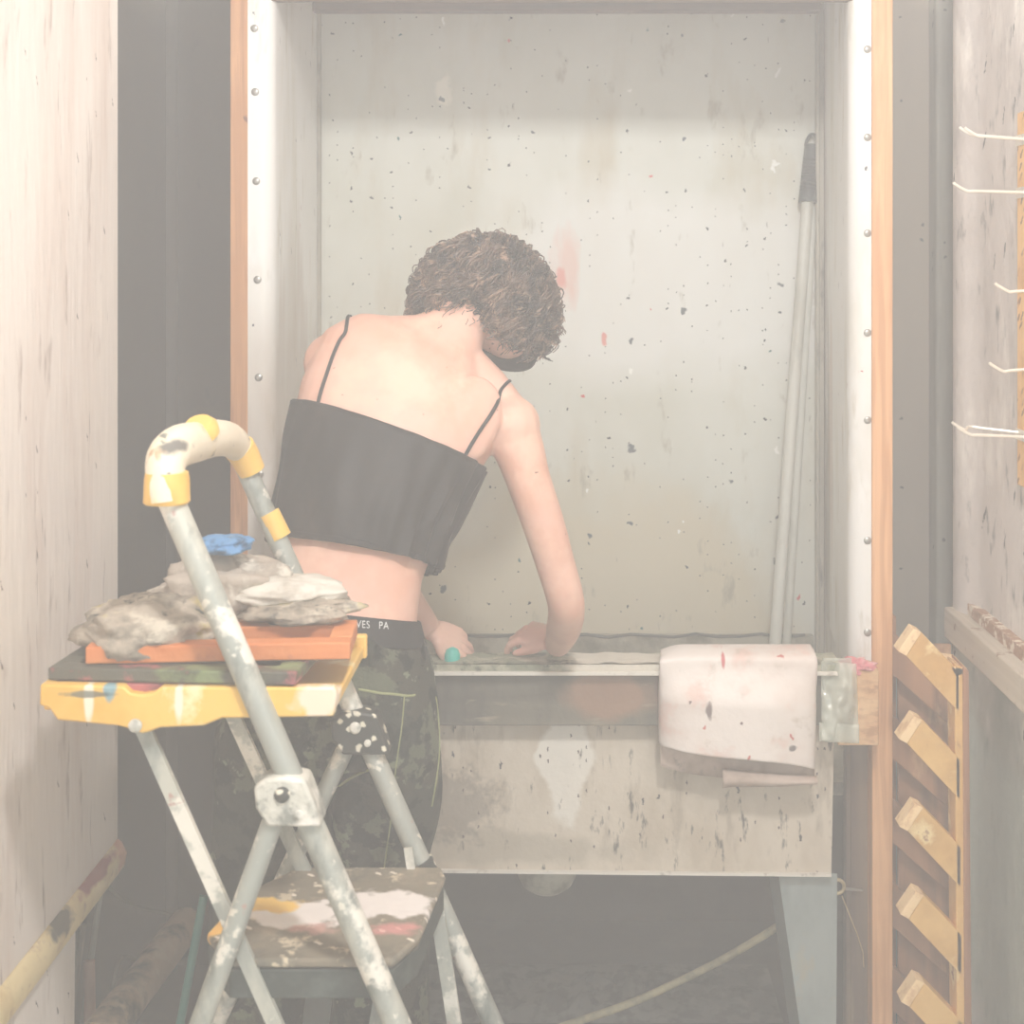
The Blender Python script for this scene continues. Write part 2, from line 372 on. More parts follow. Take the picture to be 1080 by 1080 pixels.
part('edge_strip', MB().prism([(-.57, 2.603, .473), P(877, 922, 2.603), P(877, 925, 2.603), (-.57, 2.603, .468)], (0, .02, 0)), m_lip, sink)
part('basin', MB().box((-.57, 2.64, .55), (.488, 3.245, .575)).box((.488, 2.76, .55), (.58, 3.245, .575)).box((-.57, 2.625, .575), (.488, 2.64, .85)).box((-.57, 3.22, .575), (.56, 3.245, .742)), m_conc, sink)
m_seam = mat('dark seam sealant', (90, 92, 92), .7)
part('sealant', MB().tube([(x/20-.56, 3.219, .744 + .004*math.sin(x*2.3)) for x in range(23)], .0035, 6), m_seam, sink)
lg = part('leg', MB().prism([P(821, 921, 2.625), P(883, 922, 2.625), (.498, 2.625, 0), (.455, 2.625, 0)], (0, .004, 0)), m_leg, sink)
part('flange', MB().prism([P(811, 921, 2.66), P(822, 921, 2.63), (.455, 2.63, 0), (.437, 2.66, 0)], (0, .004, 0)), m_legdark, lg)
part('leg', MB().prism([(-.52, 2.625, .47), (-.41, 2.625, .47), (-.47, 2.625, 0), (-.52, 2.625, 0)], (0, .004, 0)), m_leg, sink)
part('drain_bowl', MB().lathe((P(577, 940, 2.75)), [(.012, 0), (.03, .003), (.048, .015), (.058, .035), (.06, .07)], 24), mat('pale drain', (170, 168, 150), .5, layers=[('noise', (130, 128, 112), 18, .45, .65, (1, 1, 1))]), sink)
# plywood block and brown plank beside the sink
m_ply = mat('plywood end', (216, 170, 124), .7, layers=[('noise', (190, 140, 96), 30, .45, .6, (1, 1, 4)), ('noise', (232, 196, 150), 8, .5, .7, (1, 1, 1))])
m_plank = mat('brown grained plank', (120, 98, 80), .7, layers=[('grain', (92, 74, 62), 20, 2, .9), ('noise', (160, 140, 112), 10, .55, .8, (1, 1, .1))])  # brown wood tone with darker grain and lighter patches
solo('wood_block', MB().box((.493, 2.575, .71), (.567, 2.64, .848)), m_ply, 'short pine block with visible end grain between sink and right post', 'block', bevel=.002)
solo('plank', MB().box((.53, 2.68, 0), (.578, 2.70, .709)).box((.527, 2.676, 0), (.537, 2.704, .70)), m_plank, 'narrow dark brown plank standing upright beside the right grey sink leg', 'plank', bevel=.002)
eb = thing('eye_bolt', P(884, 935, 2.66), 'small brass ring bolt beside the top of the grey sink leg', 'bolt')
m_brass = mat('dull brass', (190, 172, 128), .4, .5)
c = P(883, 935, 2.66)
part('ring', MB().tube([c + Vector((.013*math.cos(a), 0, .013*math.sin(a))) for a in [R(i*18) for i in range(21)]], .0035, 8), m_brass, eb)
part('shank', MB().tube([c + Vector((.013, 0, -.004)), c + Vector((.05, .012, -.012))], .003, 8), m_screw, eb)
solo('wire', MB().tube([P(888, 945, 2.655), P(896, 965, 2.655), P(904, 985, 2.66), P(910, 1004, 2.67), P(911, 1020, 2.67)], .0012, 6), m_brass, 'thin loose wire hanging from the brass ring bolt', 'wire')
m_hose = mat('khaki hose', (160, 150, 112), .7, layers=[('noise', (120, 116, 92), 20, .45, .7, (1, 1, 1))])
hp = [P(838, 966, 2.70), P(800, 990, 2.73), P(760, 1013, 2.78), P(710, 1038, 2.80), P(660, 1060, 2.78), P(590, 1084, 2.74), P(520, 1110, 2.7), P(470, 1150, 2.66)]
def smooth(pts, k=6):
    pts = [Vector(p) for p in pts]; out = []
    for i in range(len(pts)-1):
        p0 = pts[max(i-1, 0)]; p1 = pts[i]; p2 = pts[i+1]; p3 = pts[min(i+2, len(pts)-1)]
        for j in range(k):
            t = j/k
            out.append(.5*((2*p1) + (p2-p0)*t + (2*p0-5*p1+4*p2-p3)*t*t + (3*p1-p0-3*p2+p3)*t**3))
    return out + [pts[-1]]
solo('hose', MB().tube(smooth(hp), .0075, 10), m_hose, 'khaki hose sagging from the grey sink leg across the dark space', 'hose')

# poles standing in the booth
m_pole = mat('painted white pole', (206, 206, 196), .4, layers=[('noise', (180, 178, 166), 12, .5, .75, (1, 1, .3))])
m_grip = mat('dark rubber grip', (46, 54, 58), .5, layers=[('noise', (90, 98, 100), 30, .6, .75, (1, 1, 1))])
a = P(852, 212, 3.205); b = P(812, 716, 2.98); b.z = .583
b = a + (P(816, 700, 3.05) - a) * ((a.z - .583) / (a.z - P(816, 700, 3.05).z))
pl = thing('broom_pole', b, 'white pole with ribbed black hand grip leaning in the right booth corner', 'pole')
part('shaft', MB().tube([b, a], .0135, 16), m_pole, pl)
d = (a - b).normalized(); g = []; gr = []
L_ = .135
for i in range(46):
    t = i / 45; g.append(a + d * (t*L_ - .004)); rr = .0215 - .005*t
    if .18 < t < .8: rr += .0013*math.sin(t*2*math.pi*16)
    gr.append(rr)
gp = part('grip', MB().tube(g, gr, 16), m_grip, pl)
top = a + d * (L_ - .006); s_ = d.cross(Vector((0, 1, 0))).normalized()
part('hanging_loop', MB().tube(smooth([top - s_*.014, top - s_*.012 + d*.012, top - s_*.005 + d*.026, top + s_*.005 + d*.026, top + s_*.012 + d*.012, top + s_*.014], 4), .004, 8), m_grip, gp)
a2 = P(858, 214, 3.225); b2 = P(829, 690, 3.1); b2 = a2 + (b2 - a2) * ((a2.z - .583) / (a2.z - b2.z))
solo('thin_pole', MB().tube([b2, a2], .010, 14), m_pole, 'thinner plain white pole leaning just right of the gripped pole', 'pole')
# ------------------------------------------------------------------ person
from mathutils.bvhtree import BVHTree
def sring(c, u, v, ru, rv, n=32, p=2.3):
    out = []
    for j in range(n):
        a = 2*math.pi*j/n; ca, sa = math.cos(a), math.sin(a)
        out.append(c + u*(ru*math.copysign(abs(ca)**(2/p), ca)) + v*(rv*math.copysign(abs(sa)**(2/p), sa)))
    return out
def lerp_keys(K, s):
    for a, b in zip(K, K[1:]):
        if a[0] <= s <= b[0]:
            t = (s - a[0]) / (b[0] - a[0]); return [x + (y-x)*t for x, y in zip(a[1:], b[1:])]
    return list(K[0][1:]) if s < K[0][0] else list(K[-1][1:])
# keys up the spine: (s, px, py, Y, half width px, half depth m, tilt deg)
TK = [(0, 352, 790, 2.25, 92, .105, 2), (1, 352, 735, 2.25, 100, .115, 4), (2, 355, 690, 2.25, 95, .11, 6), (3, 361, 645, 2.26, 79, .093, 9),
      (4, 368, 600, 2.28, 78, .088, 13), (5, 379, 550, 2.31, 85, .098, 16), (6, 397, 495, 2.35, 97, .104, 18),
      (7, 417, 442, 2.38, 107, .100, 20), (8, 436, 402, 2.41, 108, .090, 21), (8.6, 449, 385, 2.425, 90, .078, 20), (9, 458, 374, 2.435, 64, .066, 19),
      (9.5, 470, 360, 2.445, 42, .056, 17), (10, 484, 343, 2.46, 31, .052, 14), (11, 500, 305, 2.50, 31, .05, 12)]
def tring(s, ex=0., n=32, fold=None, p=2.3):
    px, py, Y, hw, dp, tl = lerp_keys(TK, s)
    c = P(px, py, Y)
    a = lerp_keys(TK, max(0, s-.4)); b = lerp_keys(TK, min(11, s+.4))
    sp = (P(b[0], b[1], b[2]) - P(a[0], a[1], a[2])).normalized()
    u = Vector((math.cos(R(tl)), 0, -math.sin(R(tl)))); u = (u - sp*u.dot(sp)).normalized()
    v = sp.cross(u).normalized()
    if v.y < 0: v = -v
    ring = sring(c, u, v, hw*Y/F + ex, dp + ex, n, p)
    if fold:
        ring = [c + (q-c)*(1 + fold(2*math.pi*j/n)) for j, q in enumerate(ring)]
    return ring
import numpy as np
def bake(name, mb, m, parent, voxel, smooth_it=6, disp=None, label=None, weak=()):
    me = bpy.data.meshes.new('tmp'); me.from_pydata(mb.v, [], mb.f)
    bm = bmesh.new(); bm.from_mesh(me); bmesh.ops.recalc_face_normals(bm, faces=bm.faces); bm.to_mesh(me); bm.free()
    t = bpy.data.objects.new('tmp', me); COL.objects.link(t)
    r = t.modifiers.new('r', 'REMESH'); r.mode = 'VOXEL'; r.voxel_size = voxel
    dg = bpy.context.evaluated_depsgraph_get(); dg.update()
    m2 = bpy.data.meshes.new_from_object(t.evaluated_get(dg))
    bpy.data.objects.remove(t)
    out = MB(); out.v = [v.co.copy() for v in m2.vertices]; out.f = [tuple(p.vertices) for p in m2.polygons]
    co = np.array([v.co[:] for v in m2.vertices]); ed = np.array([e.vertices[:] for e in m2.edges])
    w = np.full(len(co), .5)
    for c, rad, f in weak:
        w[np.linalg.norm(co - np.array(c[:]), axis=1) < rad] = f
    cnt = np.zeros(len(co)); np.add.at(cnt, ed[:, 0], 1); np.add.at(cnt, ed[:, 1], 1)
    for _ in range(smooth_it):
        acc = np.zeros_like(co); np.add.at(acc, ed[:, 0], co[ed[:, 1]]); np.add.at(acc, ed[:, 1], co[ed[:, 0]])
        co = co + (acc/np.maximum(cnt, 1)[:, None] - co)*w[:, None]
    m2.vertices.foreach_set('co', co.ravel()); m2.update()
    out.v = [Vector(c) for c in co]
    if disp:
        nn = [v.normal.copy() for v in m2.vertices]
        out.v = [v + k*disp(v, k) for v, k in zip(out.v, nn)]
    tree = BVHTree.FromPolygons(out.v, out.f)
    o = part(name, out, m, parent, label, smooth=3.2)
    return o, tree
CAMP = Vector((0, 0, EYE))
def hit(tree, px, py, lift=.0):
    d = (P(px, py, 1) - CAMP).normalized()
    loc, nrm, i, dist = tree.ray_cast(CAMP, d)
    if loc is None: return None
    if nrm.dot(d) > 0: nrm = -nrm
    return loc + nrm*lift

body = MB()
body.loft([tring(s) for s in [0, .5, 1, 1.5, 2, 2.5, 3, 3.5, 4, 4.5, 5, 5.5, 6, 6.5, 7, 7.5, 8, 8.3, 8.6, 8.8, 9, 9.25, 9.5, 9.75, 10, 10.5, 11]])
# scapulae and shoulders
body.ball(P(375, 405, 2.352), (.065, .03, .085), rot=(R(-12), R(12), 0)); body.ball(P(488, 446, 2.338), (.062, .03, .085), rot=(R(-12), R(28), 0))
body.tube([P(490, 382, 2.44), P(512, 408, 2.43), P(538, 446, 2.41)], [.036, .040, .044], 20)
body.ball(P(350, 383, 2.42), (.050, .055, .052)); body.ball(P(540, 449, 2.40), (.050, .055, .052))
def limb(pts, radii):
    q = smooth(pts, 6); rr = []
    for i in range(len(radii)-1):
        rr += [radii[i] + (radii[i+1]-radii[i])*j/6 for j in range(6)]
    body.tube(q, rr + [radii[-1]], 18)
RW = P(588, 680, 2.575); RE = P(597, 636, 2.41)
limb([P(530, 440, 2.40), P(545, 468, 2.395), P(557, 505, 2.39), P(573, 552, 2.39), P(585, 592, 2.395), RE, (RE+RW)/2 + Vector((.004, -.004, -.004)), RW],
     [.044, .045, .0385, .0365, .034, .0325, .032, .023])
LW = P(453, 664, 2.58); LE = Vector((-.395, 2.53, 1.145))
limb([P(362, 383, 2.42), P(350, 400, 2.44), P(352, 450, 2.475), P(362, 510, 2.51), LE, (LE*.55+LW*.45), LW], [.045, .045, .038, .036, .033, .031, .022])
def hand(mb, wrist, fwd, up, side, curls, spread=.0, s=1.0, thumb=(1, .3)):
    "fwd: wrist to knuckles; up: back of the hand; side +1 when the thumb lies along +lat"
    fwd = Vector(fwd).normalized(); up = Vector(up); up = (up - fwd*up.dot(fwd)).normalized(); lat = fwd.cross(up) * side
    L0 = .078*s; n = 14
    rs = []
    for t, wd, th in ((-.15, .021, .017), (.05, .026, .016), (.35, .034, .0155), (.70, .038, .0135), (.88, .038, .011), (.95, .034, .007)):
        rs.append(sring(wrist + fwd*L0*t, lat, up, wd*s, th*s, 16, 2.6))
    mb.loft(rs)
    for k, (ln, off) in enumerate(((.066, .029), (.074, .010), (.070, -.010), (.055, -.028))):
        p = wrist + fwd*(L0*(.86 if k in (0, 3) else .93)) + lat*off*s; d = fwd + lat*spread*(1.5-k); d.normalize()
        pts = [p]; ang = curls[k]; cur = 0
        for f, sg in ((.0, .12), (.45, .45), (.3, .27), (.25, .22)):
            cur += ang*f*2.2
            dd = (d*math.cos(cur) - up*math.sin(cur)); pts.append(pts[-1] + dd*ln*s*sg)
        rr = [.0092*s, .0090*s, .0084*s, .0078*s, .0064*s]
        mb.tube([pts[0] - d*.012*s] + pts, [rr[0]*.9] + rr, 10); mb.ball(pts[-1], .0064*s, 8, 6)
        for q, r_ in zip(pts[1:-1], rr[1:-1]): mb.ball(q, r_*1.07, 8, 6)
    p = wrist + fwd*L0*.22 + lat*.020*s; d = (fwd*.75 + lat*.8*thumb[0] - up*thumb[1]).normalized()
    pts = [p, p + d*.026*s]; d2 = (fwd*.95 + lat*.25*thumb[0] - up*thumb[1]).normalized(); pts.append(pts[-1] + d2*.028*s); pts.append(pts[-1] + d2*.022*s)
    mb.tube(pts, [.014*s, .0115*s, .0098*s, .007*s], 10); mb.ball(pts[-1], .0072*s, 8, 6)
    for q, r_ in zip(pts[1:-1], (.0115*s, .0098*s)): mb.ball(q, r_, 8, 6)
hand(body, RW + Vector((-.004, .004, .008)), (-.74, .42, .08), (.0, -.42, .9), -1, (.62, .68, .74, .82), .07, .84, (.6, .4))
hand(body, LW + Vector((.004, .004, -.002)), (.60, .32, -.36), (.1, -.62, .78), 1, (.28, .34, .42, .5), .10, .84, (.8, .5))
# head: up axis HU, face direction HF
HC = P(518, 312, 2.53); HF = Vector((.62, .62, -.46)).normalized(); HU = Vector((-.18, .45, .9)); HU = (HU - HF*HU.dot(HF)).normalized(); HR = HF.cross(HU)
def hp_(r, f, u): return HC + HR*r + HF*f + HU*u
def hball(mb, c, r, n=20, m=14):
    t = MB(); t.ball((0, 0, 0), r, n, m)
    mb.add([c + HR*v.x + HF*v.y + HU*v.z for v in t.v], t.f)
hball(body, hp_(0, -.005, .02), (.073, .09, .088)); hball(body, hp_(0, .025, -.02), (.063, .066, .085)); hball(body, hp_(0, .045, -.07), (.042, .042, .034))
hball(body, hp_(0, .03, -.055), (.052, .05, .045))
body.loft([sring(hp_(0, .088, .015), HR, HF, .006, .006, 10), sring(hp_(0, .096, -.005), HR, HF, .009, .010, 10), sring(hp_(0, .103, -.020), HR, HF, .014, .012, 10), sring(hp_(0, .092, -.030), HR, HF, .012, .006, 10)])
for sd in (-1, 1):
    hball(body, hp_(.072*sd, -.002, -.008), (.007, .018, .029)); hball(body, hp_(.03*sd, .078, .018), (.02, .01, .008))
    hball(body, hp_(.033*sd, .062, -.03), (.022, .02, .02))
body.tube([P(490, 335, 2.47), hp_(0, -.01, -.04)], [.048, .05], 18)

person = thing('person', (P(350, 700, 2.25).x, 2.27, 0), 'person seen from behind bent over the sink, curly brown hair, black camisole, camouflage trousers', 'person')
m_skin = mat('skin', (224, 180, 161), .5, layers=[('noise', (218, 166, 142), 5, .45, .7, (1, 1, 1)), ('noise', (232, 190, 168), 9, .5, .7, (1, 1, 1)),
    ('blob', (222, 160, 136), tuple(RE), (.04, .05, .04), 20, .6), ('blob', (236, 176, 160), tuple(RW + Vector((-.04, .02, 0))), (.06, .06, .04), 20, .6),
    ('spots', (150, 100, 80), 14, .03, .25)], spec=.35)
b_ = m_skin.node_tree.nodes['Principled BSDF']; b_.inputs['Subsurface Weight'].default_value = .12; b_.inputs['Subsurface Radius'].default_value = (.02, .008, .004); b_.inputs['Subsurface Scale'].default_value = .4
skin, skin_t = bake('body', body, m_skin, person, .0029, 16, weak=((RW + Vector((-.055, .02, 0)), .085, .04), (LW + Vector((.04, .03, -.03)), .085, .04), (HC, .13, .2)))
m_eye = mat('eye', (235, 232, 228), .2)
for sd in (-1, 1):
    e = MB(); hball(e, hp_(.03*sd, .082, .008), (.012, .007, .007), 12, 8); part('eye', e, m_eye, person)
# face mask
m_mask = mat('black mask cloth', (22, 22, 24), .8)
mk = MB()
def mfn(u, v):
    a = (u-.5)*math.pi*.98; z = -.008 - .098*v; f = .092 - .03*max(0, v-.55); w_ = .070 - .024*v
    bul = 1.06 + .10*math.cos(a)*math.sin(math.pi*min(1, v*.9+.1))
    return hp_(w_*math.sin(a)*bul, .012 + f*math.cos(a)*bul*.95 + .012*v, z)
mk.grid(mfn, 24, 12)
msk = part('face_mask', mk, m_mask, person, 'black cloth face mask', solid=.002)
for sd in (-1, 1):
    part('ear_loop', MB().tube(smooth([hp_(.066*sd, .02, -.02), hp_(.078*sd, -.012, .012), hp_(.079*sd, -.026, -.008), hp_(.064*sd, .02, -.07)]), .0018, 6), m_mask, msk)

# hair: scalp cap plus many separate curls
POLY = [(428,325),(431,300),(445,275),(468,255),(495,247),(525,247),(552,257),(575,279),(589,308),(594,335),(588,362),(578,381),(560,379),(543,372),(528,363),(514,350),(504,334),(492,322),(472,328),(455,345),(440,348),(430,340)]
def proj(p): return VX + p.x/p.y*F, VY - (p.z-EYE)/p.y*F
def inside(x, y, poly=POLY):
    c = False; n = len(poly)
    for i in range(n):
        x1, y1 = poly[i]; x2, y2 = poly[(i+1) % n]
        if (y1 > y) != (y2 > y) and x < (x2-x1)*(y-y1)/(y2-y1)+x1: c = not c
    return c
m_hair = mat('curly brown hair', (104, 80, 66), .32, spec=.9, layers=[
    ('noise', (30, 24, 22), 22, .42, .6, (1, 1, 1)), ('noise', (172, 140, 118), 42, .55, .70, (1, 1, 1)), ('noise', (28, 22, 20), 120, .6, .7, (1, 1, 1))])
HO = P(512, 308, 2.53); HS = Vector((.128, .118, .108))
cap = MB()
c_ = MB().ball((0, 0, 0), 1, 40, 28)
cv = []
for v in c_.v:
    k = .80 + .12*noise.noise(v*3.6)
    q = HO + Vector((v.x*HS.x, v.y*HS.y, v.z*HS.z))*k
    cv.append(q)
fs = []
for f in c_.f:
    cc = sum((cv[i] for i in f), Vector())/len(f)
    if inside(*proj(cc)): fs.append(f)
cap.add(cv, fs)
rnd = random.Random(11)
def curl(root, out, ln, r, turns, th):
    pts = []; down = Vector((0, 0, -1)); d0 = out.copy(); ph = rnd.random()*6.28; k = int(turns*9)+4
    p = root.copy(); a = d0.cross(down); a = a.normalized() if a.length > .1 else Vector((1, 0, 0))
    for i in range(k):
        t = i/(k-1); d = (d0*(1-t)*.75 + down*(.35 + .75*t) + a*.35*math.sin(t*3+ph)).normalized()
        p = p + d*(ln/(k-1)); s1 = d.cross(a).normalized(); s2 = d.cross(s1)
        an = ph + t*turns*6.283; rr = r*(.35+.65*min(1, t*3))
        pts.append(p + s1*rr*math.cos(an) + s2*rr*math.sin(an))
    return pts
made = 0; tries = 0
while made < 1300 and tries < 12000:
    tries += 1
    v = Vector((rnd.gauss(0,1), rnd.gauss(0,1), rnd.gauss(0,1))).normalized()
    if v.y > .5 and rnd.random() < .7: continue
    k = rnd.uniform(.74, .90) + .10*noise.noise(v*3.6)
    q = HO + Vector((v.x*HS.x, v.y*HS.y, v.z*HS.z))*k
    x, y = proj(q)
    if not inside(x, y): continue
    r = rnd.uniform(.005, .013); ln = rnd.uniform(.035, .075)
    pts = curl(q, v, ln, r, rnd.uniform(1.4, 2.8), 0)
    ok = 0
    for p in pts:
        x, y = proj(p)
        if inside(x, y): ok += 1
    if ok < len(pts)*.86: continue
    # several fine strands side by side make a lock
    th = rnd.uniform(.0011, .0023)
    off = Vector((rnd.gauss(0, 1), rnd.gauss(0, 1), rnd.gauss(0, 1)))*.0028
    for g in range(3):
        qq = [p + off*(g-1)*(1 + .3*math.sin(i*.7+g)) for i, p in enumerate(pts)]
        cap.tube(qq, [th*(1.1 - .75*i/len(qq)) for i in range(len(qq))], 5, cap=False)
    made += 1
# a few loose hairs on the nape
for (x, y) in ((470, 330), (480, 326), (490, 327), (498, 334), (463, 338)):
    h0 = hit(skin_t, x, y, .002)
    if h0: cap.tube(curl(h0, Vector((0, -.4, -.2)), .03, .004, 1.4, 0), .0006, 4, cap=False)
part('hair', cap, m_hair, person, smooth=3.2)

# camisole
m_top = mat('black velvety camisole', (30, 26, 25), .55, layers=[('noise', (52, 44, 40), 6, .5, .75, (1, 1, .5)), ('noise', (22, 20, 20), 14, .5, .7, (1, 1, .4))], sheen=.06, spec=.25)
def fold(s):
    def f(a):
        # a=0 is the right side (+u); folds gather at the right side
        w = max(0, math.cos(a*.5 if a < math.pi else (2*math.pi-a)*.5))**3
        low = max(0, min(1, (6.5-s)/1.5))
        return w*(.040*math.sin(a*24 + s*1.2)*(.4+.6*low) + .04*low) + .013*math.sin(a*9+s*2.3)*(.3+low) + .008*math.sin(a*17-s*2)
    return f
tp = MB(); ss = [4.28 + (6.62-4.28)*i/26 for i in range(27)]
tp.loft([tring(s, .009 + .006*max(0, (5.6-s)/1.4), 120, fold(s)) for s in ss], cap=False)
top_o = part('camisole', tp, m_top, person, solid=.003)
part('hem', MB().loft([tring(4.28+d, .0165 - e, 120, fold(4.28)) for d, e in ((-.02, .002), (-.01, 0), (.08, 0), (.1, .002))], cap=False), m_top, top_o)
part('hem', MB().loft([tring(6.62+d, .0105 - e, 120, fold(6.62)) for d, e in ((-.1, .002), (-.09, 0), (-.005, 0), (.02, .002))], cap=False), m_top, top_o)
def strap(pix, front):
    pts = [hit(skin_t, x, y, .003) for x, y in pix]; pts = [p for p in pts if p]
    for f in front:
        l_, n_, i_, d_ = skin_t.find_nearest(Vector(f)); pts.append(l_ + (Vector(f)-l_).normalized()*.003 if (Vector(f)-l_).dot(n_) > 0 else l_ + n_*.003)
    return MB().tube(smooth(pts, 5), .0030, 8, flat=.45, up=(0, -1, 0))
part('strap', strap([(335, 432), (339, 415), (345, 396), (352, 376), (359, 360), (365, 351)], [P(369, 340, 2.40), P(372, 338, 2.43), P(373, 345, 2.47), P(372, 362, 2.52), P(372, 395, 2.54), P(376, 430, 2.54)]), m_top, top_o)
part('strap', strap([(487, 485), (497, 468), (507, 452), (517, 437), (524, 424)], [P(528, 412, 2.39), P(530, 408, 2.42), P(529, 412, 2.46), P(522, 432, 2.50), P(512, 452, 2.52), P(500, 470, 2.52)]), m_top, top_o)

# trousers
tr = MB()
tr.loft([tring(s, e) for s, e in ((0, .026), (.5, .024), (1, .018), (1.5, .014), (2, .010), (2.3, .007), (2.45, .004))])
def leg(keys):
    q = smooth([P(a, b, c) for a, b, c, d, e in keys], 6); k = []
    for i in range(len(keys)-1):
        for j in range(6):
            t = j/6; k.append((keys[i][3]+(keys[i+1][3]-keys[i][3])*t, keys[i][4]+(keys[i+1][4]-keys[i][4])*t))
    k.append(keys[-1][3:])
    tr.loft([sring(c, Vector((1,0,0)), Vector((0,1,0)), w/F*2.25, d, 28) for c, (w, d) in zip(q, k)])
leg([(403, 760, 2.25, 62, .10), (408, 800, 2.26, 61, .105), (404, 860, 2.28, 57, .10), (400, 930, 2.29, 52, .095), (401, 1000, 2.28, 50, .088), (400, 1100, 2.26, 50, .085), (398, 1200, 2.25, 46, .08), (398, 1262, 2.25, 44, .08)])
leg([(296, 760, 2.25, 64, .10), (291, 800, 2.25, 64, .105), (285, 860, 2.25, 60, .10), (280, 930, 2.25, 56, .095), (276, 1000, 2.24, 52, .088), (272, 1100, 2.22, 50, .085), (268, 1200, 2.20, 46, .08), (266, 1262, 2.20, 44, .08)])
def tdisp(v, k):
    z = v.z
    return .014*noise.noise(Vector((v.x*9, v.y*9, v.z*6))) + .005*noise.noise(Vector((v.x*24, v.y*24, v.z*9))) + .0022*math.sin(z*70 + v.x*40 + 5*noise.noise(v*9))*max(0, noise.noise(v*6+Vector((3,1,2))))*2
m_camo = mat('camouflage cloth', (52, 56, 48), .85, layers=[
    ('noise', (88, 92, 74), 9, .54, .56, (1, 1, 1)), ('noise', (30, 36, 32), 8, .50, .54, (1.1, 1, .9)), ('noise', (60, 60, 50), 11, .57, .60, (1, .8, 1)),
    ('noise', (112, 116, 96), 16, .64, .67, (1, 1, 1.2)), ('noise', (24, 28, 26), 15, .58, .61, (.9, 1, 1.4))], bump=(220, .25), spec=.2)
trousers, tr_t = bake('trousers', tr, m_camo, person, .005, 5, tdisp)
m_stitch = mat('yellow green stitching', (146, 150, 104), .8)
def seam(pix, r=.0010, lift=.001, m_=m_stitch, nm='seam'):
    pts = [hit(tr_t, x, y, lift) for x, y in pix]; pts = [p for p in pts if p]
    if len(pts) > 2: part(nm, MB().tube(smooth(pts, 3), r, 6), m_, trousers)
seam([(426, 735), (425, 750), (423, 770), (420, 790), (417, 812), (414, 840), (412, 866), (408, 895), (404, 924), (402, 950)])
seam([(459, 735), (462, 760), (463, 790), (460, 820), (455, 850)], .0012)
seam([(378, 727), (390, 729), (402, 731), (415, 732), (430, 734), (437, 733)], .0020)
seam([(340, 825), (352, 832), (362, 826), (374, 818), (388, 812)], .0020)
for x in (444, 392, 330):
    pts = [hit(tr_t, x, y, .004) for y in (674, 680, 688, 696, 702)]; pts = [p for p in pts if p]
    if len(pts) > 2: part('belt_loop', MB().tube(pts, .009, 10, flat=.3, up=(0, -1, 0)), m_camo, trousers)
# elastic waistband with lettering
m_band = mat('black elastic', (24, 24, 26), .7)
wb = MB().loft([tring(s, e, 64) for s, e in ((2.42, .004), (2.45, .007), (2.7, .006), (2.95, .006), (2.98, .004))], cap=False)
band = part('waistband', wb, m_band, person, 'black elastic waistband with pale letters')
bt = BVHTree.FromPolygons(wb.v, wb.f)
cu = bpy.data.curves.new('lettering', 'FONT'); cu.body = 'THIEVES   PA'; cu.size = 1; cu.extrude = 0; cu.space_character = 1.12
to = bpy.data.objects.new('tmp', cu); COL.objects.link(to); bpy.context.view_layer.update()
dg = bpy.context.evaluated_depsgraph_get(); tm = bpy.data.meshes.new_from_object(to.evaluated_get(dg)); bpy.data.objects.remove(to)
let = MB(); vv = []
for v in tm.vertices:
    x = 356 + v.co.x*8.5; y = 660.5 - v.co.y*11.2 + (x-350)*.055
    vv.append(hit(bt, x, y, .0012) or P(x, y, 2.16))
let.add(vv, [tuple(p.vertices) for p in tm.polygons])
m_let = mat('pale lettering', (214, 216, 214), .7)
par = list(range(len(let.v)))
def find(i):
    while par[i] != i: i = par[i]
    return i
for f in let.f:
    for i in f[1:]: par[find(i)] = find(f[0])
comps = {}
for f in let.f: comps.setdefault(find(f[0]), []).append(f)
for fs_ in comps.values():
    ids = sorted({i for f in fs_ for i in f}); mp_ = {i: k for k, i in enumerate(ids)}
    part('letter', MB().add([let.v[i] for i in ids], [tuple(mp_[i] for i in f) for f in fs_]), m_let, band, smooth=3.)
# boots
m_boot = mat('dark boots', (44, 42, 40), .6)
for cx, cy in ((P(398, 1262, 2.25).x, 2.25), (P(266, 1262, 2.20).x, 2.20)):
    bo = MB().loft([sring(Vector((cx, cy + dy, z)), Vector((1,0,0)), Vector((0,1,0)), a, b, 20, 2.6) for z, dy, a, b in ((.003, .05, .043, .135), (.03, .05, .046, .14), (.06, .04, .045, .125), (.085, .02, .042, .09), (.11, .0, .045, .07), (.15, 0, .045, .06))])
    part('boot', bo, m_boot, person, sub=1)
# teal scrubber in the left hand
sb = thing('scrub_brush', P(477, 703, 2.575), 'small teal scrub brush held in the left hand on the ledge', 'brush')
m_teal = mat('teal plastic', (70, 186, 170), .4)
part('handle', MB().lathe(P(477, 703, 2.575) + Vector((0,0,.004)), [(.010, .0), (.014, .004), (.0145, .018), (.011, .027), (.004, .031)], 16), m_teal, sb)
part('bristles', MB().lathe(P(477, 703, 2.575), [(.015, -.0), (.012, .005)], 16), mat('pale bristles', (210, 210, 196), .8, bump=(300, 1)), sb)
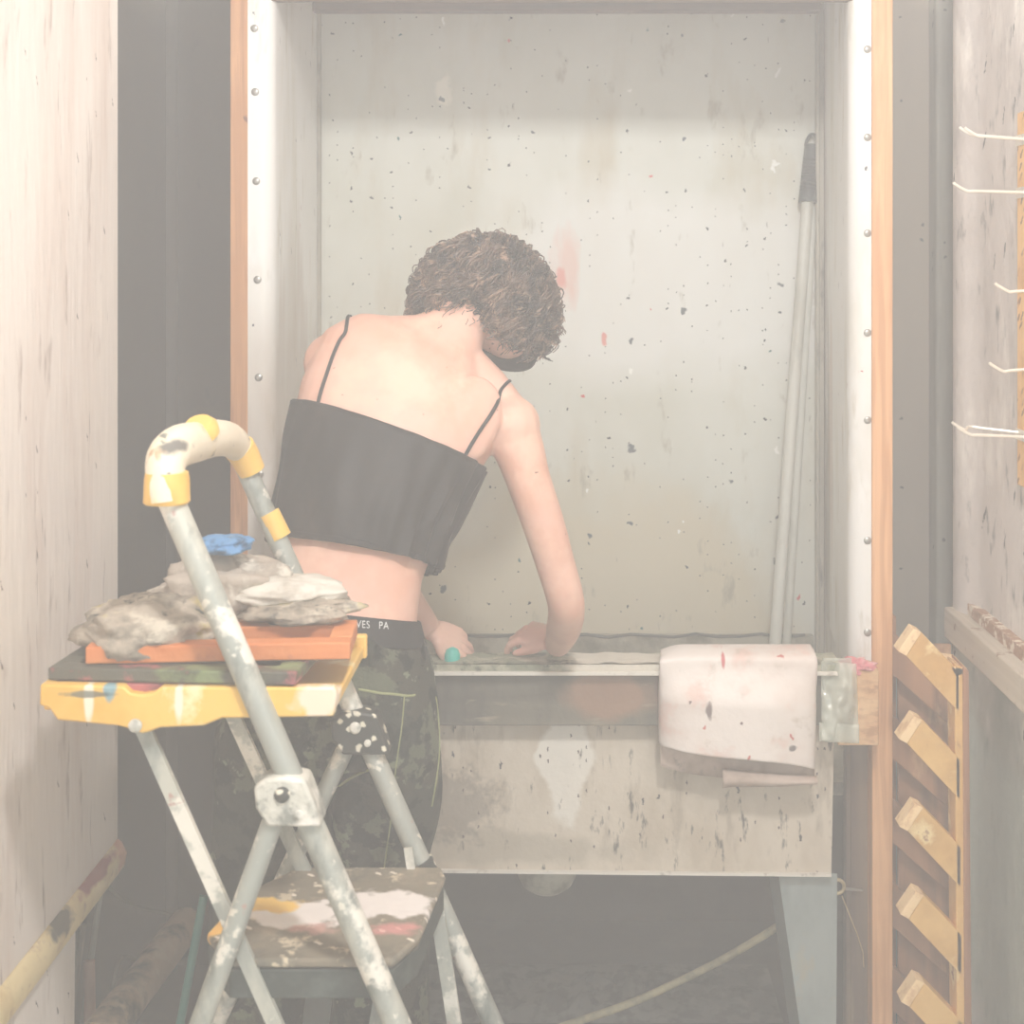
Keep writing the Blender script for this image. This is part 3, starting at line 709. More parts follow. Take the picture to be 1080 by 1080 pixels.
# ------------------------------------------------------------------ folding step ladder seen from its side
YN, YF = 1.765, 2.085
m_tube = mat('paint splashed metal tube', (166, 170, 162), .45, .15, layers=[('noise', (196, 196, 184), 9, .46, .62, (1, 1, .5)), ('noise', (120, 126, 120), 14, .52, .72, (1, 1, .5)),
    ('noise', (236, 232, 220), 7, .60, .66, (1, 1, 1)), ('spots', (226, 222, 208), 30, .16, .22), ('noise', (230, 226, 214), 24, .64, .72, (1, 1, 1)), ('noise', (180, 140, 128), 20, .70, .76, (1, 1, 1))])
m_tube2 = mat('painted over joint', (206, 204, 192), .5, layers=[('noise', (140, 142, 134), 26, .48, .66, (1, 1, 1)), ('noise', (70, 74, 74), 34, .62, .74, (1, 1, 1)), ('noise', (236, 232, 222), 18, .5, .64, (1, 1, 1))], bump=(60, .4))
m_joint = mat('dark speckled joint', (60, 62, 58), .5, layers=[('spots', (226, 220, 200), 60, .3, .4), ('spots', (214, 208, 190), 40, .24, .3)])
m_yel = mat('yellow plastic', (236, 192, 98), .45, layers=[('noise', (226, 176, 78), 7, .5, .75, (1, 1, 1)), ('noise', (244, 226, 176), 10, .60, .72, (1, 1, 1)),
    ('blob', (240, 232, 212), P(90, 740, YN-.01), (.007, .1, .04), 30, .9, (1, 1, .3)), ('blob', (240, 232, 212), P(186, 740, YN-.01), (.007, .1, .035), 30, .9, (1, 1, .3)),
    ('blob', (110, 160, 176), P(113, 727, YN-.01), (.009, .1, .02), 40, .9), ('blob', (80, 92, 90), P(96, 735, YN-.01), (.04, .1, .005), 30, .8),
    ('blob', (238, 220, 200), P(335, 742, YN-.01), (.045, .1, .03), 40, .9)])
m_hand = mat('paint caked yellow handle', (240, 204, 112), .5, layers=[('blob', (232, 222, 200), P(200, 470, 1.85), (.12, .6, .085), 14, .95, (1, 1, 1), 1.5),
    ('noise', (222, 206, 168), 18, .62, .76, (1, 1, 1)), ('blob', (92, 90, 88), P(176, 473, 1.75), (.022, .1, .012), 40, .9), ('noise', (196, 160, 120), 24, .66, .74, (1, 1, .5)),
    ('noise', (130, 130, 120), 40, .68, .74, (1, 1, 1))], bump=(40, .3))
lad = thing('step_ladder', (-.3, 1.92, 0), 'paint splashed folding step ladder with yellow tray and handle, in front of the person', 'ladder')
def XZ(px, py, Y): p = P(px, py, Y); return p
SN = [P(176, 520, YN), P(250, 700, YN), P(302, 826, YN), P(418, 1080, YN)]
dN = (SN[-1] - SN[0]).normalized(); dN.y = 0; dN.normalize()
def stile(Y, top, dirv): 
    a = Vector((top.x, Y, top.z)); k = (a.z - .02)/(-dirv.z); return a, a + dirv*k
aN, bN = stile(YN, P(180, 527, YN), dN)
aF = Vector((P(262, 490, YF).x, YF, P(262, 500, YF).z)); dF = (P(520, 1080, YF) - aF); dF.normalize()
bF = aF + dF*((aF.z-.02)/(-dF.z))
nS = part('stile', MB().tube([aN - dN*.004, bN], .0165, 18), m_tube, lad)
fS = part('stile', MB().tube([aF - dF*.03, bF], .0150, 18), m_tube, lad)
def onN(z): return aN + dN*((aN.z - z)/(-dN.z))
def onF(z): return aF + dF*((aF.z - z)/(-dF.z))
for pp in (bN, bF): part('foot', MB().lathe(pp - Vector((0,0,.018)), [(.024, 0), (.024, .03), (.019, .045)], 16), m_joint, lad)
part('paint_band', MB().tube([P(283, 541, YF), P(296, 567, YF)], .0165, 18), m_yel, fS)
# handle
m_hin = m_hand
H = [P(176, 527, 1.762), P(174, 505, 1.764), P(176, 484, 1.78), P(188, 471, 1.82), P(207, 466, 1.89), P(226, 462, 1.96), P(242, 464, 2.03), P(253, 474, 2.07), P(263, 491, 2.083)]
Hr = [.0270, .026, .028, .028, .027, .026, .025, .022, .019]
hs = smooth(H, 6); hr = []
for i in range(len(H)-1): hr += [Hr[i] + (Hr[i+1]-Hr[i])*j/6 for j in range(6)]
hr.append(Hr[-1])
hd = part('handle', MB().tube(hs, hr, 24, flat=.9), m_hand, lad)
part('handle_knob', MB().lathe(P(213, 458, 1.895) , [(.024, 0), (.024, .012), (.018, .02), (.0, .021)], 18, axis=(-.1, -.5, .8)), m_yel, hd)
part('cuff', MB().loft([sring(P(176, y, 1.763), Vector((1,0,0)), Vector((0,1,0)), a, a*.9, 24) for y, a in ((531, .0265), (529, .0285), (505, .0275), (498, .026))]), m_yel, hd, 'clean yellow cuff')
part('cuff', MB().tube([P(252, 472, 2.066), P(258, 481, 2.076), P(266, 497, 2.083)], [.0232, .0222, .0195], 20), m_yel, hd, 'clean yellow cuff')
# rear legs
def flatbar(a, b, w, t): 
    a = Vector(a); b = Vector(b); d = (b-a).normalized(); u = Vector((d.z, 0, -d.x)).normalized()
    return MB().prism([a + u*w/2, b + u*w/2, b - u*w/2, a - u*w/2], (0, t, 0))
hN = P(303, 838, YN); hF = P(378, 768, YF)
rN = P(215, 1080, YN-.01); d = (rN - hN); rNb = hN + d*((hN.z-.02)/(-d.z))
rN0 = hN + d.normalized()*.01
part('rear_leg', MB().tube([rN0 + Vector((-.006, -.004, 0)), rNb], .0135, 16), m_tube, lad)
hF2 = Vector((hF.x - .005, YF+.022, hF.z)); rF = P(298, 930, YF + .022); d = rF - hF2; rFb = hF2 + d*((hF2.z-.02)/(-d.z))
part('rear_leg', MB().tube([hF2, rFb], .0135, 16), m_tube, lad)
for pp in (rNb, rFb): part('foot', MB().lathe(pp - Vector((0,0,.018)), [(.02, 0), (.02, .03), (.015, .045)], 16), m_joint, lad)
# tray braces
part('tray_brace', flatbar(P(146, 760, YN+.02), P(300, 1105, YN+.02), .019, .009), m_tube, lad)
part('tray_brace', flatbar(P(240, 745, YF-.035), P(325, 930, YF-.035), .020, .009), m_tube, lad)
# hinges
def hinge(c, Y, s, m_, col):
    h = MB()
    poly = [P(272, 806, Y), P(278, 824, Y), P(276, 850, Y), P(284, 866, Y), P(345, 866, Y), P(338, 842, Y), P(328, 818, Y), P(312, 812, Y), P(290, 812, Y)]
    poly = [P(271, 822, Y), P(273, 845, Y), P(286, 865, Y), P(344, 865, Y), P(337, 842, Y), P(326, 815, Y), P(305, 811, Y), P(284, 813, Y)]
    cc = P(303, 838, Y); poly = [c + (p - cc)*s for p in poly]
    h.prism(poly, (0, .046*s, 0))
    o = part('hinge', h, m_, lad, bevel=.004)
    part('rivet', MB().lathe(Vector((c.x - .001, c.y, c.z + .010*s)), [(.010*s, -.004), (.010*s, .003), (.006*s, .006)], 16, (0, -1, 0)), m_joint if col else m_tube2, o)
    part('rivet', MB().lathe(Vector((c.x + .02*s, c.y, c.z - .016*s)), [(.006*s, -.004), (.006*s, .003), (.003*s, .005)], 14, (0, -1, 0)), m_tube2, o)
hinge(Vector((hN.x, YN-.026, hN.z)), YN-.026, .98, m_tube2, 1)
hinge(Vector((hF.x, YF-.024, hF.z)), YF-.024, .86, m_joint, 0)
# yellow tray
zt0 = P(0, 722, YN).z; xl = P(40, 722, YN).x; xr = P(355, 722, YN).x
t = MB(); Yt = YN - .0
rim = [P(42, 722, Yt), P(130, 724, Yt), P(137, 731, Yt), P(150, 733, Yt), P(162, 731, Yt), P(170, 725, Yt), P(352, 725, Yt), P(355, 732, Yt), P(352, 756, Yt), P(234, 758, Yt), P(214, 766, Yt), P(168, 768, Yt), P(158, 772, Yt), P(150, 774, Yt), P(132, 768, Yt), P(124, 766, Yt), P(60, 760, Yt), P(52, 748, Yt), P(41, 744, Yt)]
trayo = part('tray', MB().prism(rim, (0, .018, 0)).box((xl+.015, YN+.017, zt0-.038), (xr-.004, YF-.045, zt0-.022)).box((xl+.0, YN+.017, zt0-.038), (xl+.014, YF-.045, zt0-.002)), m_yel, lad, bevel=.003)
part('tray_rim', MB().prism([Vector((xl, YF-.06, zt0-.04)), Vector((xr, YF-.06, zt0-.04)), Vector((xr, YF-.06, zt0-.006)), Vector((xl, YF-.06, zt0-.006))], (0, .014, 0)), m_yel, trayo, bevel=.003)
part('bolt', MB().lathe(P(143, 765, YN-.002), [(.0085, 0), (.0085, .003), (.004, .006)], 14, (0, -1, 0)), m_tube2, trayo)
# steps
m_step = mat('paint splashed step', (132, 122, 104), .7, layers=[('noise', (104, 100, 88), 8, .45, .65, (1, 1, 1)), ('noise', (160, 146, 124), 16, .55, .75, (1, 1, 1)),
    ('noise', (206, 192, 166), 26, .62, .70, (1, 1, 1)), ('spots', (228, 218, 202), 40, .2, .14), ('spots', (216, 206, 186), 20, .14, .2),
    ('blob', (240, 232, 226), P(312, 966, 1.91), (.085, .045, .2), 30, 1., (1, 1, 1), 1.5), ('blob', (240, 232, 226), P(405, 957, 1.94), (.085, .05, .2), 30, 1., (1, 1, 1), 1.5),
    ('blob', (244, 200, 96), P(278, 957, 1.94), (.06, .03, .2), 26, 1., (1, 1, 1), 1.5), ('blob', (244, 190, 90), P(228, 975, 1.87), (.02, .03, .2), 26, 1., (1, 1, 1), 1.5),
    ('blob', (224, 150, 146), P(415, 978, 1.87), (.05, .022, .2), 50, .75, (1, 1, 1), 1.2), ('blob', (224, 170, 160), P(330, 976, 1.87), (.04, .02, .2), 50, .6, (1, 1, 1), 1.2)], bump=(50, .3))
m_stepside = mat('dark step underside', (58, 66, 62), .6, layers=[('noise', (84, 92, 88), 12, .5, .7, (1, 1, 1))])
def step(z, x0, x1, y0, y1, mt):
    pts = [(x0-.02, y0+.07), (x0+.025, y0), (x1-.03, y0), (x1-.004, y0+.06), (x1+.014, y1-.03), (x1+.005, y1), (x0+.06, y1), (x0-.0, y1-.09)]
    s_ = part('step', MB().prism([(x, y, z-.012) for x, y in pts], (0, 0, .012)), mt, lad, bevel=.004)
    ins = [(x*.985 + .015*(x0+x1)/2, y*.985 + .015*(y0+y1)/2) for x, y in pts]
    part('step_skirt', MB().prism([(x, y, z-.052) for x, y in ins], (0, 0, .038)), m_stepside, s_, bevel=.003)
zS = .705
step(zS, P(215, 1000, YN).x, P(438, 1020, YN).x, YN + .022, YF-.02, m_step)
x45 = onN(.44).x
step(.44, x45-.22, x45+.06, YN+.022, YF-.03, m_stepside)
part('pivot_strap', flatbar(onF(.735) + Vector((-.002, -.03, 0)), onF(.64) + Vector((-.03, -.03, 0)), .012, .006), m_tube2, lad)
part('clamp', MB().tube([onF(.705), onF(.672)], .0185, 16), m_joint, lad)
part('strut', flatbar((x45-.06, YF-.05, zS-.05), (x45 + .03, YF-.05, .06), .02, .01), m_tube, lad)
part('strut', flatbar((x45-.12, YF-.05, zS-.05), (x45 - .22, YF-.05, .06), .02, .01), m_tube, lad)

# ---- things piled on the tray
zt_ = zt0 - .022
G = 'items stacked on the ladder tray'
def slab(name, cx, cy, z, w, d, h, rz, m_, label, cat, frame=None, bar=.03):
    q = Matrix.Rotation(R(rz), 3, 'Z'); c = Vector((cx, cy, z))
    def bx(x0, y0, x1, y1, z0, z1):
        vs = [Vector(p) for p in ((x0,y0,z0),(x1,y0,z0),(x1,y1,z0),(x0,y1,z0),(x0,y0,z1),(x1,y0,z1),(x1,y1,z1),(x0,y1,z1))]
        return [c + q @ v for v in vs], [(0,3,2,1),(4,5,6,7),(0,1,5,4),(1,2,6,5),(2,3,7,6),(3,0,4,7)]
    t = thing(name, c, label, cat)
    if frame:
        for (x0, y0, x1, y1) in ((-w/2, -d/2, w/2, -d/2+bar), (-w/2, d/2-bar, w/2, d/2), (-w/2, -d/2+bar, -w/2+bar, d/2-bar), (w/2-bar, -d/2+bar, w/2, d/2-bar)):
            part('frame_bar', MB().add(*bx(x0, y0, x1, y1, 0, h)), m_, t, bevel=.002)
        part('mesh_cloth', MB().add(*bx(-w/2+.004, -d/2+.004, w/2-.004, d/2-.004, -.0012, -.0002)), frame, t)
    else: part('board', MB().add(*bx(-w/2, -d/2, w/2, d/2, 0, h)), m_, t, bevel=.002)
    return t
def inked(n, base, ls): return mat(n, base, .6, layers=ls, bump=(40, .3))
m_red = inked('red inked wood', (176, 96, 96), [('noise', (206, 140, 134), 9, .5, .7, (1, 1, 1)), ('noise', (110, 60, 66), 16, .55, .75, (1, 1, 1)), ('noise', (130, 140, 96), 8, .62, .72, (1, 1, 1))])
m_grn = inked('dark green inked wood', (92, 90, 78), [('noise', (120, 132, 92), 10, .5, .65, (1, 1, 1)), ('noise', (62, 60, 58), 14, .5, .7, (1, 1, 1)), ('noise', (196, 110, 110), 7, .6, .7, (1, 1, 1))])
m_org = inked('orange grained wood', (216, 142, 88), [('grain', (200, 110, 56), 18, 0, .8), ('noise', (180, 110, 80), 10, .6, .75, (1, 1, 1))])  # orange wood tone with darker grain and patches
m_cloth = mat('inky mesh', (150, 140, 120), .8, layers=[('noise', (96, 92, 82), 9, .45, .65, (1, 1, 1))])
xc = (xl + xr)/2
slab('printing_frame', xc-.03, 1.90, zt0-.020, .30, .24, .017, 3, m_red, 'red ink stained flat wooden frame lying lowest on the yellow ladder tray', 'frame', m_cloth)
slab('printing_frame', xc-.015, 1.895, zt0-.0008, .32, .24, .016, -4, m_grn, 'dark green stained wooden frame above the red one on the ladder tray', 'frame', m_cloth)
slab('printing_frame', xc+.025, 1.865, zt0+.0172, .335, .12, .022, 4, m_org, 'orange wooden frame near the top of the pile on the ladder tray', 'frame', m_cloth)
def rag(name, c, r, m_, label, cat, seed, amp=.3, fr=18, vox=None):
    b_ = MB().ball((0,0,0), 1, 48, 32); out = []
    for v in b_.v:
        k = 1 + amp*noise.noise(v*2.1 + Vector((seed, 0, 0))) + amp*.55*abs(noise.noise(v*5.3 + Vector((0, seed, 0)))) - amp*.4*abs(noise.noise(v*11 + Vector((0, seed, 3))))
        q = Vector((v.x*r[0], v.y*r[1], v.z*r[2]))*k
        if q.z < -r[2]*.62: q.z = -r[2]*.62
        out.append(Vector(c) + q + Vector((0, 0, r[2]*.62)))
    o = solo(name, MB().add(out, b_.f), m_, label, cat, smooth=3.2); return o
m_rag1 = mat('grey stained rag', (170, 158, 142), .9, layers=[('noise', (120, 112, 100), 14, .45, .65, (1, 1, 1)), ('noise', (200, 190, 172), 20, .55, .7, (1, 1, 1)), ('noise', (176, 162, 110), 10, .62, .7, (1, 1, 1)), ('noise', (70, 72, 68), 30, .62, .72, (1, 1, 1))], bump=(40, .6))
m_rag2 = mat('off white rag', (212, 206, 194), .9, layers=[('noise', (170, 160, 146), 12, .5, .7, (1, 1, 1))], bump=(40, .5))
m_blue = mat('blue cloth', (96, 142, 186), .8, layers=[('noise', (150, 170, 178), 12, .5, .62, (1, 1, 1)), ('noise', (60, 90, 120), 20, .58, .7, (1, 1, 1))])
m_card = mat('worn cardboard', (176, 150, 130), .9, layers=[('noise', (130, 116, 104), 10, .5, .7, (1, 1, 1))])
rag('rag', (P(150, 700, 1.86).x, 1.88, zt0+.0165), (.095, .085, .040), m_rag1, 'grey stained rag heaped on the left of the ladder tray pile', 'rag', 3.1)
rag('rag', (P(312, 690, 1.93).x, 1.95, zt0+.040), (.080, .065, .018), m_rag1, 'brownish crumpled rag at the right end of the tray pile', 'rag', 9.4)
rag('rag', (P(236, 640, 1.96).x, 1.98, zt0+.040), (.095, .06, .046), mat('brown grey rag', (178, 166, 152), .9, layers=[('noise', (136, 126, 114), 12, .45, .65, (1, 1, 1)), ('noise', (206, 198, 184), 24, .55, .7, (1, 1, 1))], bump=(40, .6)), 'tall brown grey rag at the back of the tray pile', 'rag', 5.7)
rag('rag', (P(290, 660, 1.92).x, 1.965, zt0+.060), (.085, .055, .020), m_rag2, 'off white folded rag on top of the right of the tray pile', 'rag', 14.2, .2)
rag('rag', (P(225, 612, 1.90).x, 1.95, zt0+.130), (.04, .035, .014), m_blue, 'small blue cloth on top of the tray pile', 'rag', 21.5, .3)
# ------------------------------------------------------------------ vinyl sheet draped over the ledge
m_towel = mat('stained white apron cloth', (232, 222, 214), .45, layers=[('noise', (222, 206, 196), 6, .45, .7, (1, 1, 1)), ('noise', (226, 192, 180), 12, .56, .72, (1, 1, 1), .7),
    ('noise', (200, 186, 172), 26, .62, .78, (1, 1, 1), .7), ('spots', (120, 96, 92), 22, .09, .13), ('spots', (196, 110, 100), 12, .06, .14),
    ('blob', (196, 80, 84), P(765, 700, 2.5), (.004, .1, .022), 60, .9, (1, 1, .3)), ('blob', (110, 90, 90), P(748, 752, 2.5), (.008, .1, .018), 70, .9, (1, 1, .5)),
    ('blob', (96, 86, 86), P(838, 792, 2.5), (.008, .1, .007), 70, .9)], bump=(14, .5))
xL, xR = P(697, 760, 2.50).x, P(866, 760, 2.50).x
xc_, hw_ = (xL+xR)/2, (xR-xL)/2
def sgnp(x, p): return math.copysign(abs(x)**p, x)
def wav(x, z): return .0035*noise.noise(Vector((x*16, 0, z*9)))
def hem(u): return P(0, 790 + 4*u + 33*max(0, u-.2)**1.2, 2.51).z
def front(u, v):
    a = math.pi*(1-u)                       # left end to right end through the front
    if v < .3:
        t = v/.3; th = math.pi*t
        cy, r = 2.585, .050
        y = cy + r*math.cos(th); z = .872 + .020*math.sin(th)**.8 - (.05*(1-t*2) if t < .5 else 0)
        w_ = hw_*(.93 + .07*t); x = xc_ + w_*(2*u-1)
        z -= .010*max(0, 1-u*6)**2 * math.sin(th)
        return Vector((x, y, z))
    t = (v-.3)/.7; zb = hem(u); z = .872 + (zb-.872)*t
    k = min(1, t*2.2); k = k*k*(3-2*k)
    yf = 2.535 - .030*k*abs(math.sin(a))**.55 + .022*k*(1-abs(math.sin(a))**.55)
    x = (xc_ + hw_*(2*u-1))*(1-k) + (xc_ + hw_*sgnp(math.cos(a), .75))*k
    return Vector((x - .004*t*u, yf + wav(x, z)*k, z))
towel = thing('apron_cloth', (xc_, 2.54, .55), 'stiff white stained cloth draped over the right end of the sink ledge', 'cloth')
part('front_layer', MB().grid(front, 60, 60), m_towel, towel, solid=.0022, smooth=3)
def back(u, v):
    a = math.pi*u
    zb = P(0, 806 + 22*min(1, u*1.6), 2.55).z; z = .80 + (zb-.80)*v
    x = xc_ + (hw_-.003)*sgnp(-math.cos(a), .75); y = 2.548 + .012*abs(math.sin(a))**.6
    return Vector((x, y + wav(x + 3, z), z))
m_inner = mat('dirty shaded inner side', (196, 176, 162), .7, layers=[('noise', (160, 138, 122), 8, .45, .7, (1, 1, 1)), ('noise', (120, 110, 104), 20, .62, .78, (1, 1, 1))])  # darker brown carries the shade behind the front layer, besides dirt
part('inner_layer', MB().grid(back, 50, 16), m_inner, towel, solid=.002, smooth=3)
def low(u, v):
    x = P(762 + 100*u, 0, 2.535).x; zt_2 = P(0, 812 + 8*u, 2.535).z; zb = P(0, 831 - 3*u, 2.535).z
    return Vector((x, 2.538 - .012*math.sin(math.pi*v) + .003*math.sin(u*8), zt_2 + (zb-zt_2)*v))
part('lower_hem', MB().grid(low, 30, 8), m_inner, towel, solid=.002, smooth=3)
# clear bag
m_bag = bpy.data.materials.new('clear plastic bag'); m_bag.use_nodes = True
nt_ = m_bag.node_tree; pb = nt_.nodes['Principled BSDF']; pb.inputs['Base Color'].default_value = lin((225, 228, 214)); pb.inputs['Roughness'].default_value = .15
pb.inputs['Alpha'].default_value = .36; pb.inputs['Specular IOR Level'].default_value = .8
bag = MB().grid(lambda u, v: P(866 + (37 + 3*v)*u, 697 + (84 + 4*v*0)*v + 3*u, 2.545 + .012*math.sin(u*5 + v*4) + .008*noise.noise(Vector((u*5, v*8, 1)))), 24, 40)
bg_ = thing('plastic_bag', P(885, 783, 2.55), 'crinkled clear plastic bag hanging between the draped cloth and the right post', 'bag')
part('film', bag, m_bag, bg_, solid=.0015, smooth=3)
part('film', MB().grid(lambda u, v: P(868 + (30 + 4*v)*u, 694 + 82*v, 2.562 + .006*math.sin(u*4 - v*5)), 16, 24), m_bag, bg_, solid=.0015, smooth=3)
part('sealed_strip', MB().grid(lambda u, v: P(864 + (42)*u, 762 + 20*v + 2*u, 2.538 + .006*math.sin(u*9)), 16, 4), m_bag, bg_, solid=.0015, smooth=3)
m_pink = mat('pink rag', (222, 136, 142), .9, layers=[('noise', (236, 190, 186), 20, .5, .65, (1, 1, 1)), ('noise', (176, 90, 100), 26, .56, .7, (1, 1, 1))])
rag('rag', (P(903, 699, 2.60).x, 2.60, .839), (.032, .025, .014), m_pink, 'small crumpled pink rag on the pine block beside the right post', 'rag', 31.5, .5)

# ------------------------------------------------------------------ slotted wooden rack at the right
m_rk = mat('yellow varnished wood', (228, 184, 112), .55, layers=[('noise', (206, 158, 88), 6, .45, .7, (1, 1, 1)), ('noise', (240, 214, 160), 12, .62, .75, (1, 1, 1)), ('noise', (170, 120, 76), 24, .68, .78, (1, 1, 1))])
m_rkend = mat('pale end grain', (246, 212, 162), .6, layers=[('noise', (220, 176, 124), 40, .5, .7, (1, 1, 1))])
m_rkb = mat('brown varnished wood', (176, 124, 86), .6, layers=[('grain', (130, 86, 60), 20, 2, .9), ('noise', (214, 176, 130), 9, .6, .75, (1, 1, .4))])
rack = thing('slotted_rack', (.70, 2.45, 0), 'yellow wooden rack with slanted slats between the right post and plaster wall', 'rack')
YR = 2.42
part('side_board', MB().prism([P(1007, 700, YR), P(1017, 706, YR), P(1021, 1500, YR), P(1012, 1500, YR)], (0, .05, 0)), m_rk, rack, bevel=.002)
part('side_board', MB().prism([P(1016, 702, YR-.006), P(1022, 708, YR-.006), P(1028, 1500, YR-.006), P(1020, 1500, YR-.006)], (0, .075, 0)), m_rkb, rack, bevel=.001)
part('top_block', MB().prism([P(1002, 703, YR), P(1020, 705, YR), P(1020, 711, YR), P(1008, 713, YR)], (0, .09, 0)), m_rkend, rack, bevel=.001)
part('back_board', MB().box((P(965, 0, 2.56).x, 2.69, 0), (P(1003, 0, 2.69).x, 2.70, P(0, 700, 2.56).z)), m_rkb, rack)
part('back_upright', MB().box((P(922, 0, 2.80).x, 2.735, 0), (P(937, 0, 2.80).x, 2.76, P(0, 680, 2.53).z)), m_rkb, rack)
def slat(i, Y, dx, dy, m_, ln=1.0, sh=1.):
    k = i*92.5
    def q(x, y, yy=Y): return P(x + dx + i*.9, y + dy + k, yy)
    return [q(966, 665), q(1014, 665+48*ln + 6), q(1014, 665 + 96), q(949, 690)]
# each slat: a slanted board whose top end is cut square
for i in range(0, 7):
    s_ = part('slat', MB().prism([P(972 + i*.8, 667 + i*92.5, YR), P(1012 + i*.9, 709 + i*92.5, YR), P(1012 + i*.9, 752 + i*92.5, YR), P(956 + i*.8, 692 + i*92.5, YR)], (0, .035, 0)), m_rk, rack, bevel=.0015)
    part('slat_end', MB().prism([P(963.5 + i*.8, 663 + i*92.5, YR-.001), P(972 + i*.8, 667 + i*92.5, YR-.001), P(956 + i*.8, 692 + i*92.5, YR-.001), P(947 + i*.8, 687 + i*92.5, YR-.001)], (0, .036, 0)), m_rkend, s_, bevel=.001)
    part('rear_slat', MB().prism([P(934 + i*.5, 658 + i*89, 2.655), P(1003 + i*.5, 728 + i*89, 2.655), P(1003 + i*.5, 766 + i*89, 2.655), P(934 + i*.5, 705 + i*89, 2.655)], (0, .025, 0)), m_rkb, rack, bevel=.0015)

# pegboard with hooks on the right wall
m_peg = mat('yellow pegboard', (240, 190, 112), .6, layers=[('spots', (150, 100, 50), 40, .22, 1.), ('noise', (222, 166, 88), 10, .5, .7, (1, 1, 1))])
z1, z0 = P(0, 118, 2.355).z, P(0, 515, 2.33).z
pg = thing('pegboard', (.76, 2.2, z0), 'yellow perforated pegboard on the right plaster wall', 'pegboard')
part('board', MB().box((.7555, 1.75, z0), (.7635, 2.372, z1)), m_peg, pg, bevel=.002)
part('batten', MB().box((.7635, 1.8, z0+.03), (.77, 2.33, z0+.07)), m_rk, pg); part('batten', MB().box((.7635, 1.8, z1-.07), (.77, 2.33, z1-.03)), m_rk, pg)
m_wire = mat('white coated wire', (232, 226, 214), .35, .2)
hooks = [('uppermost on the pegboard', 147, 137, 1020, 1), ('second from the top of the pegboard', 203, 195, 1008, 0), ('third from the top of the pegboard', 306, 301, 1052, 0),
         ('second from the bottom of the pegboard', 388, 385, 1046, 0), ('lowest on the pegboard', 461, 452, 1012, 1)]
for lab, ya, yb, xe, dbl in hooks:
    Yh = 2.33 if xe < 1040 else 2.25
    a0 = P(1080, ya, Yh); a0.x = .757; e = P(xe, yb, Yh)
    hk = thing('peg_hook', a0, 'white wire hook sticking out from the right, ' + lab, 'hook', 'wire hooks on the pegboard')
    for kk in range(2 if dbl else 1):
        o_ = Vector((0, .03*kk, .004*kk))
        bend = e + Vector((.018, 0, -.010)) + o_
        part('wire_arm', MB().tube(smooth([a0 + o_, a0.lerp(bend, .45) + o_, a0.lerp(bend, .85) + o_, bend, e + o_, e + Vector((-.004, 0, .004)) + o_], 5), .0026, 8), m_wire, hk)
    part('base_plate', MB().box((a0.x-.0035, a0.y-.014, a0.z-.008), (a0.x-.0015, a0.y+.044, a0.z+.010)), m_wire, hk)

# ------------------------------------------------------------------ clutter at the lower left
m_tubeb = mat('dirty brown tube', (168, 146, 120), .8, layers=[('noise', (92, 84, 74), 9, .45, .65, (1, 1, 1)), ('noise', (176, 160, 134), 16, .58, .72, (1, 1, 1)),
    ('blob', (230, 226, 214), P(171, 1021, 2.3), (.03, .1, .006), 40, .9)], bump=(40, .5))
a_ = P(100, 1100, 2.16); b_2 = P(196, 975, 2.62)
dd = (a_ - b_2); b3 = a_ + dd*((a_.z-.03)/(-dd.z)) if dd.z < 0 else a_
solo('cardboard_tube', MB().tube([b_2, a_, b3], .031, 20), m_tubeb, 'dirty brown tube leaning in the dark left corner behind the ladder', 'tube')
m_stick = mat('worn stick wood', (196, 160, 140), .7, layers=[('grain', (150, 110, 92), 24, 2, .8)])
def lean(name, pts, r, m_, label, cat, flat=1.):
    p = [Vector(q) for q in pts]; d = p[-1] - p[-2]; e = p[-1] + d*((p[-1].z-.005)/(-d.z)) if d.z < -.001 else p[-1]
    return solo(name, MB().tube(p + [e], [r]*(len(p)+1), 12, flat=flat), m_, label, cat)
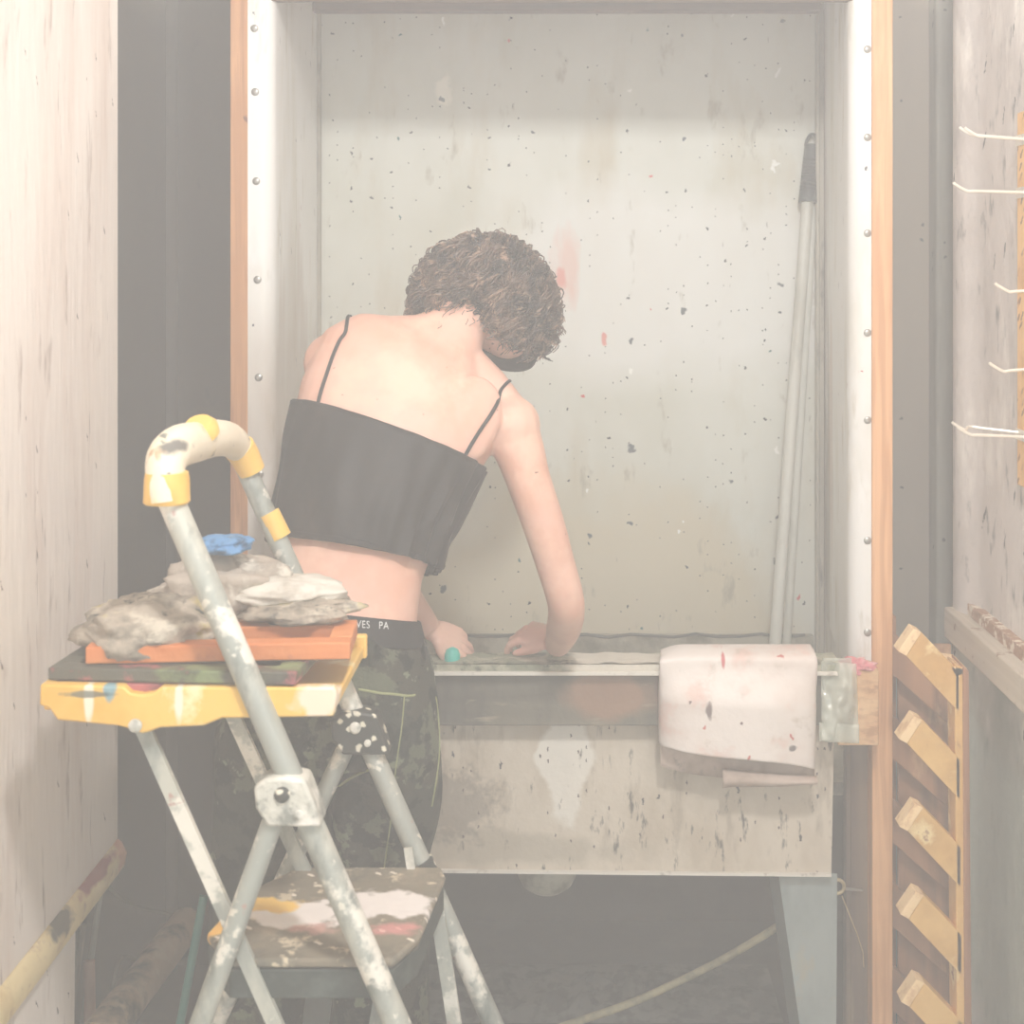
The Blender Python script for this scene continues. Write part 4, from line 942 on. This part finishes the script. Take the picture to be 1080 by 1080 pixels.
lean('broken_broom_handle', [P(94, 1013, 2.40), P(95, 1080, 2.385)], .0095, m_stick, 'pinkish wooden stick standing upright against the left partition end', 'stick')
lean('metal_rod', [P(109, 925, 2.42), P(103, 960, 2.415), P(97, 1005, 2.41)], .005, mat('grey metal rod', (150, 152, 144), .5, .3), 'thin grey rod hanging by the end of the left rail', 'rod')
lean('flat_lath', [P(88, 975, 2.43), P(74, 1075, 2.40)], .011, mat('dark lath', (112, 104, 94), .8, layers=[('noise', (170, 156, 136), 20, .55, .7, (1, 1, .2))]), 'dark weathered lath leaning behind the pinkish stick', 'stick', .4)
lean('teal_rod', [P(215, 945, 2.30), P(190, 1080, 2.27)], .007, mat('teal paint', (70, 140, 130), .5), 'teal painted rod behind the step ladder', 'rod')
solo('corner_block', MB().box((-.7595, 1.40, .50), (-.72, 1.80, .572)), m_rail_y, 'yellowed wood block under the left rail nearest the camera', 'block', bevel=.003)
m_cab = mat('dark cable', (96, 94, 84), .7)
solo('cable', MB().tube(smooth([P(112, 932, 2.40), P(125, 945, 2.5), P(150, 958, 2.6), P(185, 968, 2.68), P(205, 1000, 2.7), P(160, 1020, 2.6), P(130, 1010, 2.5), P(118, 1060, 2.45), P(130, 1140, 2.45)]), .0035, 8), m_cab, 'dark tangled cable hanging in the left corner', 'cable')
m_pipe = mat('grey pipe', (176, 172, 162), .5)
solo('wall_switch', MB().box((-.905, 2.62, 1.96), (-.885, 2.70, 2.09)), m_pipe, 'small pale fitting high on the dark left recess wall', 'switch', bevel=.012)
solo('debris', MB().box((-.1, 3.0, 0), (.02, 3.1, .06), rot=(0, 0, .4)).v and MB().grid(lambda u, v: Vector((-.35 + .8*u, 2.95 + .25*v, .002 + .05*abs(noise.noise(Vector((u*14, v*5, 2)))) * math.sin(math.pi*u) * math.sin(math.pi*v))), 60, 16), mat('dusty rubble', (96, 96, 92), .9, layers=[('noise', (60, 60, 58), 18, .45, .6, (1, 1, 1))]), 'dusty rubble on the dark floor under the sink', 'rubble', kind='stuff')
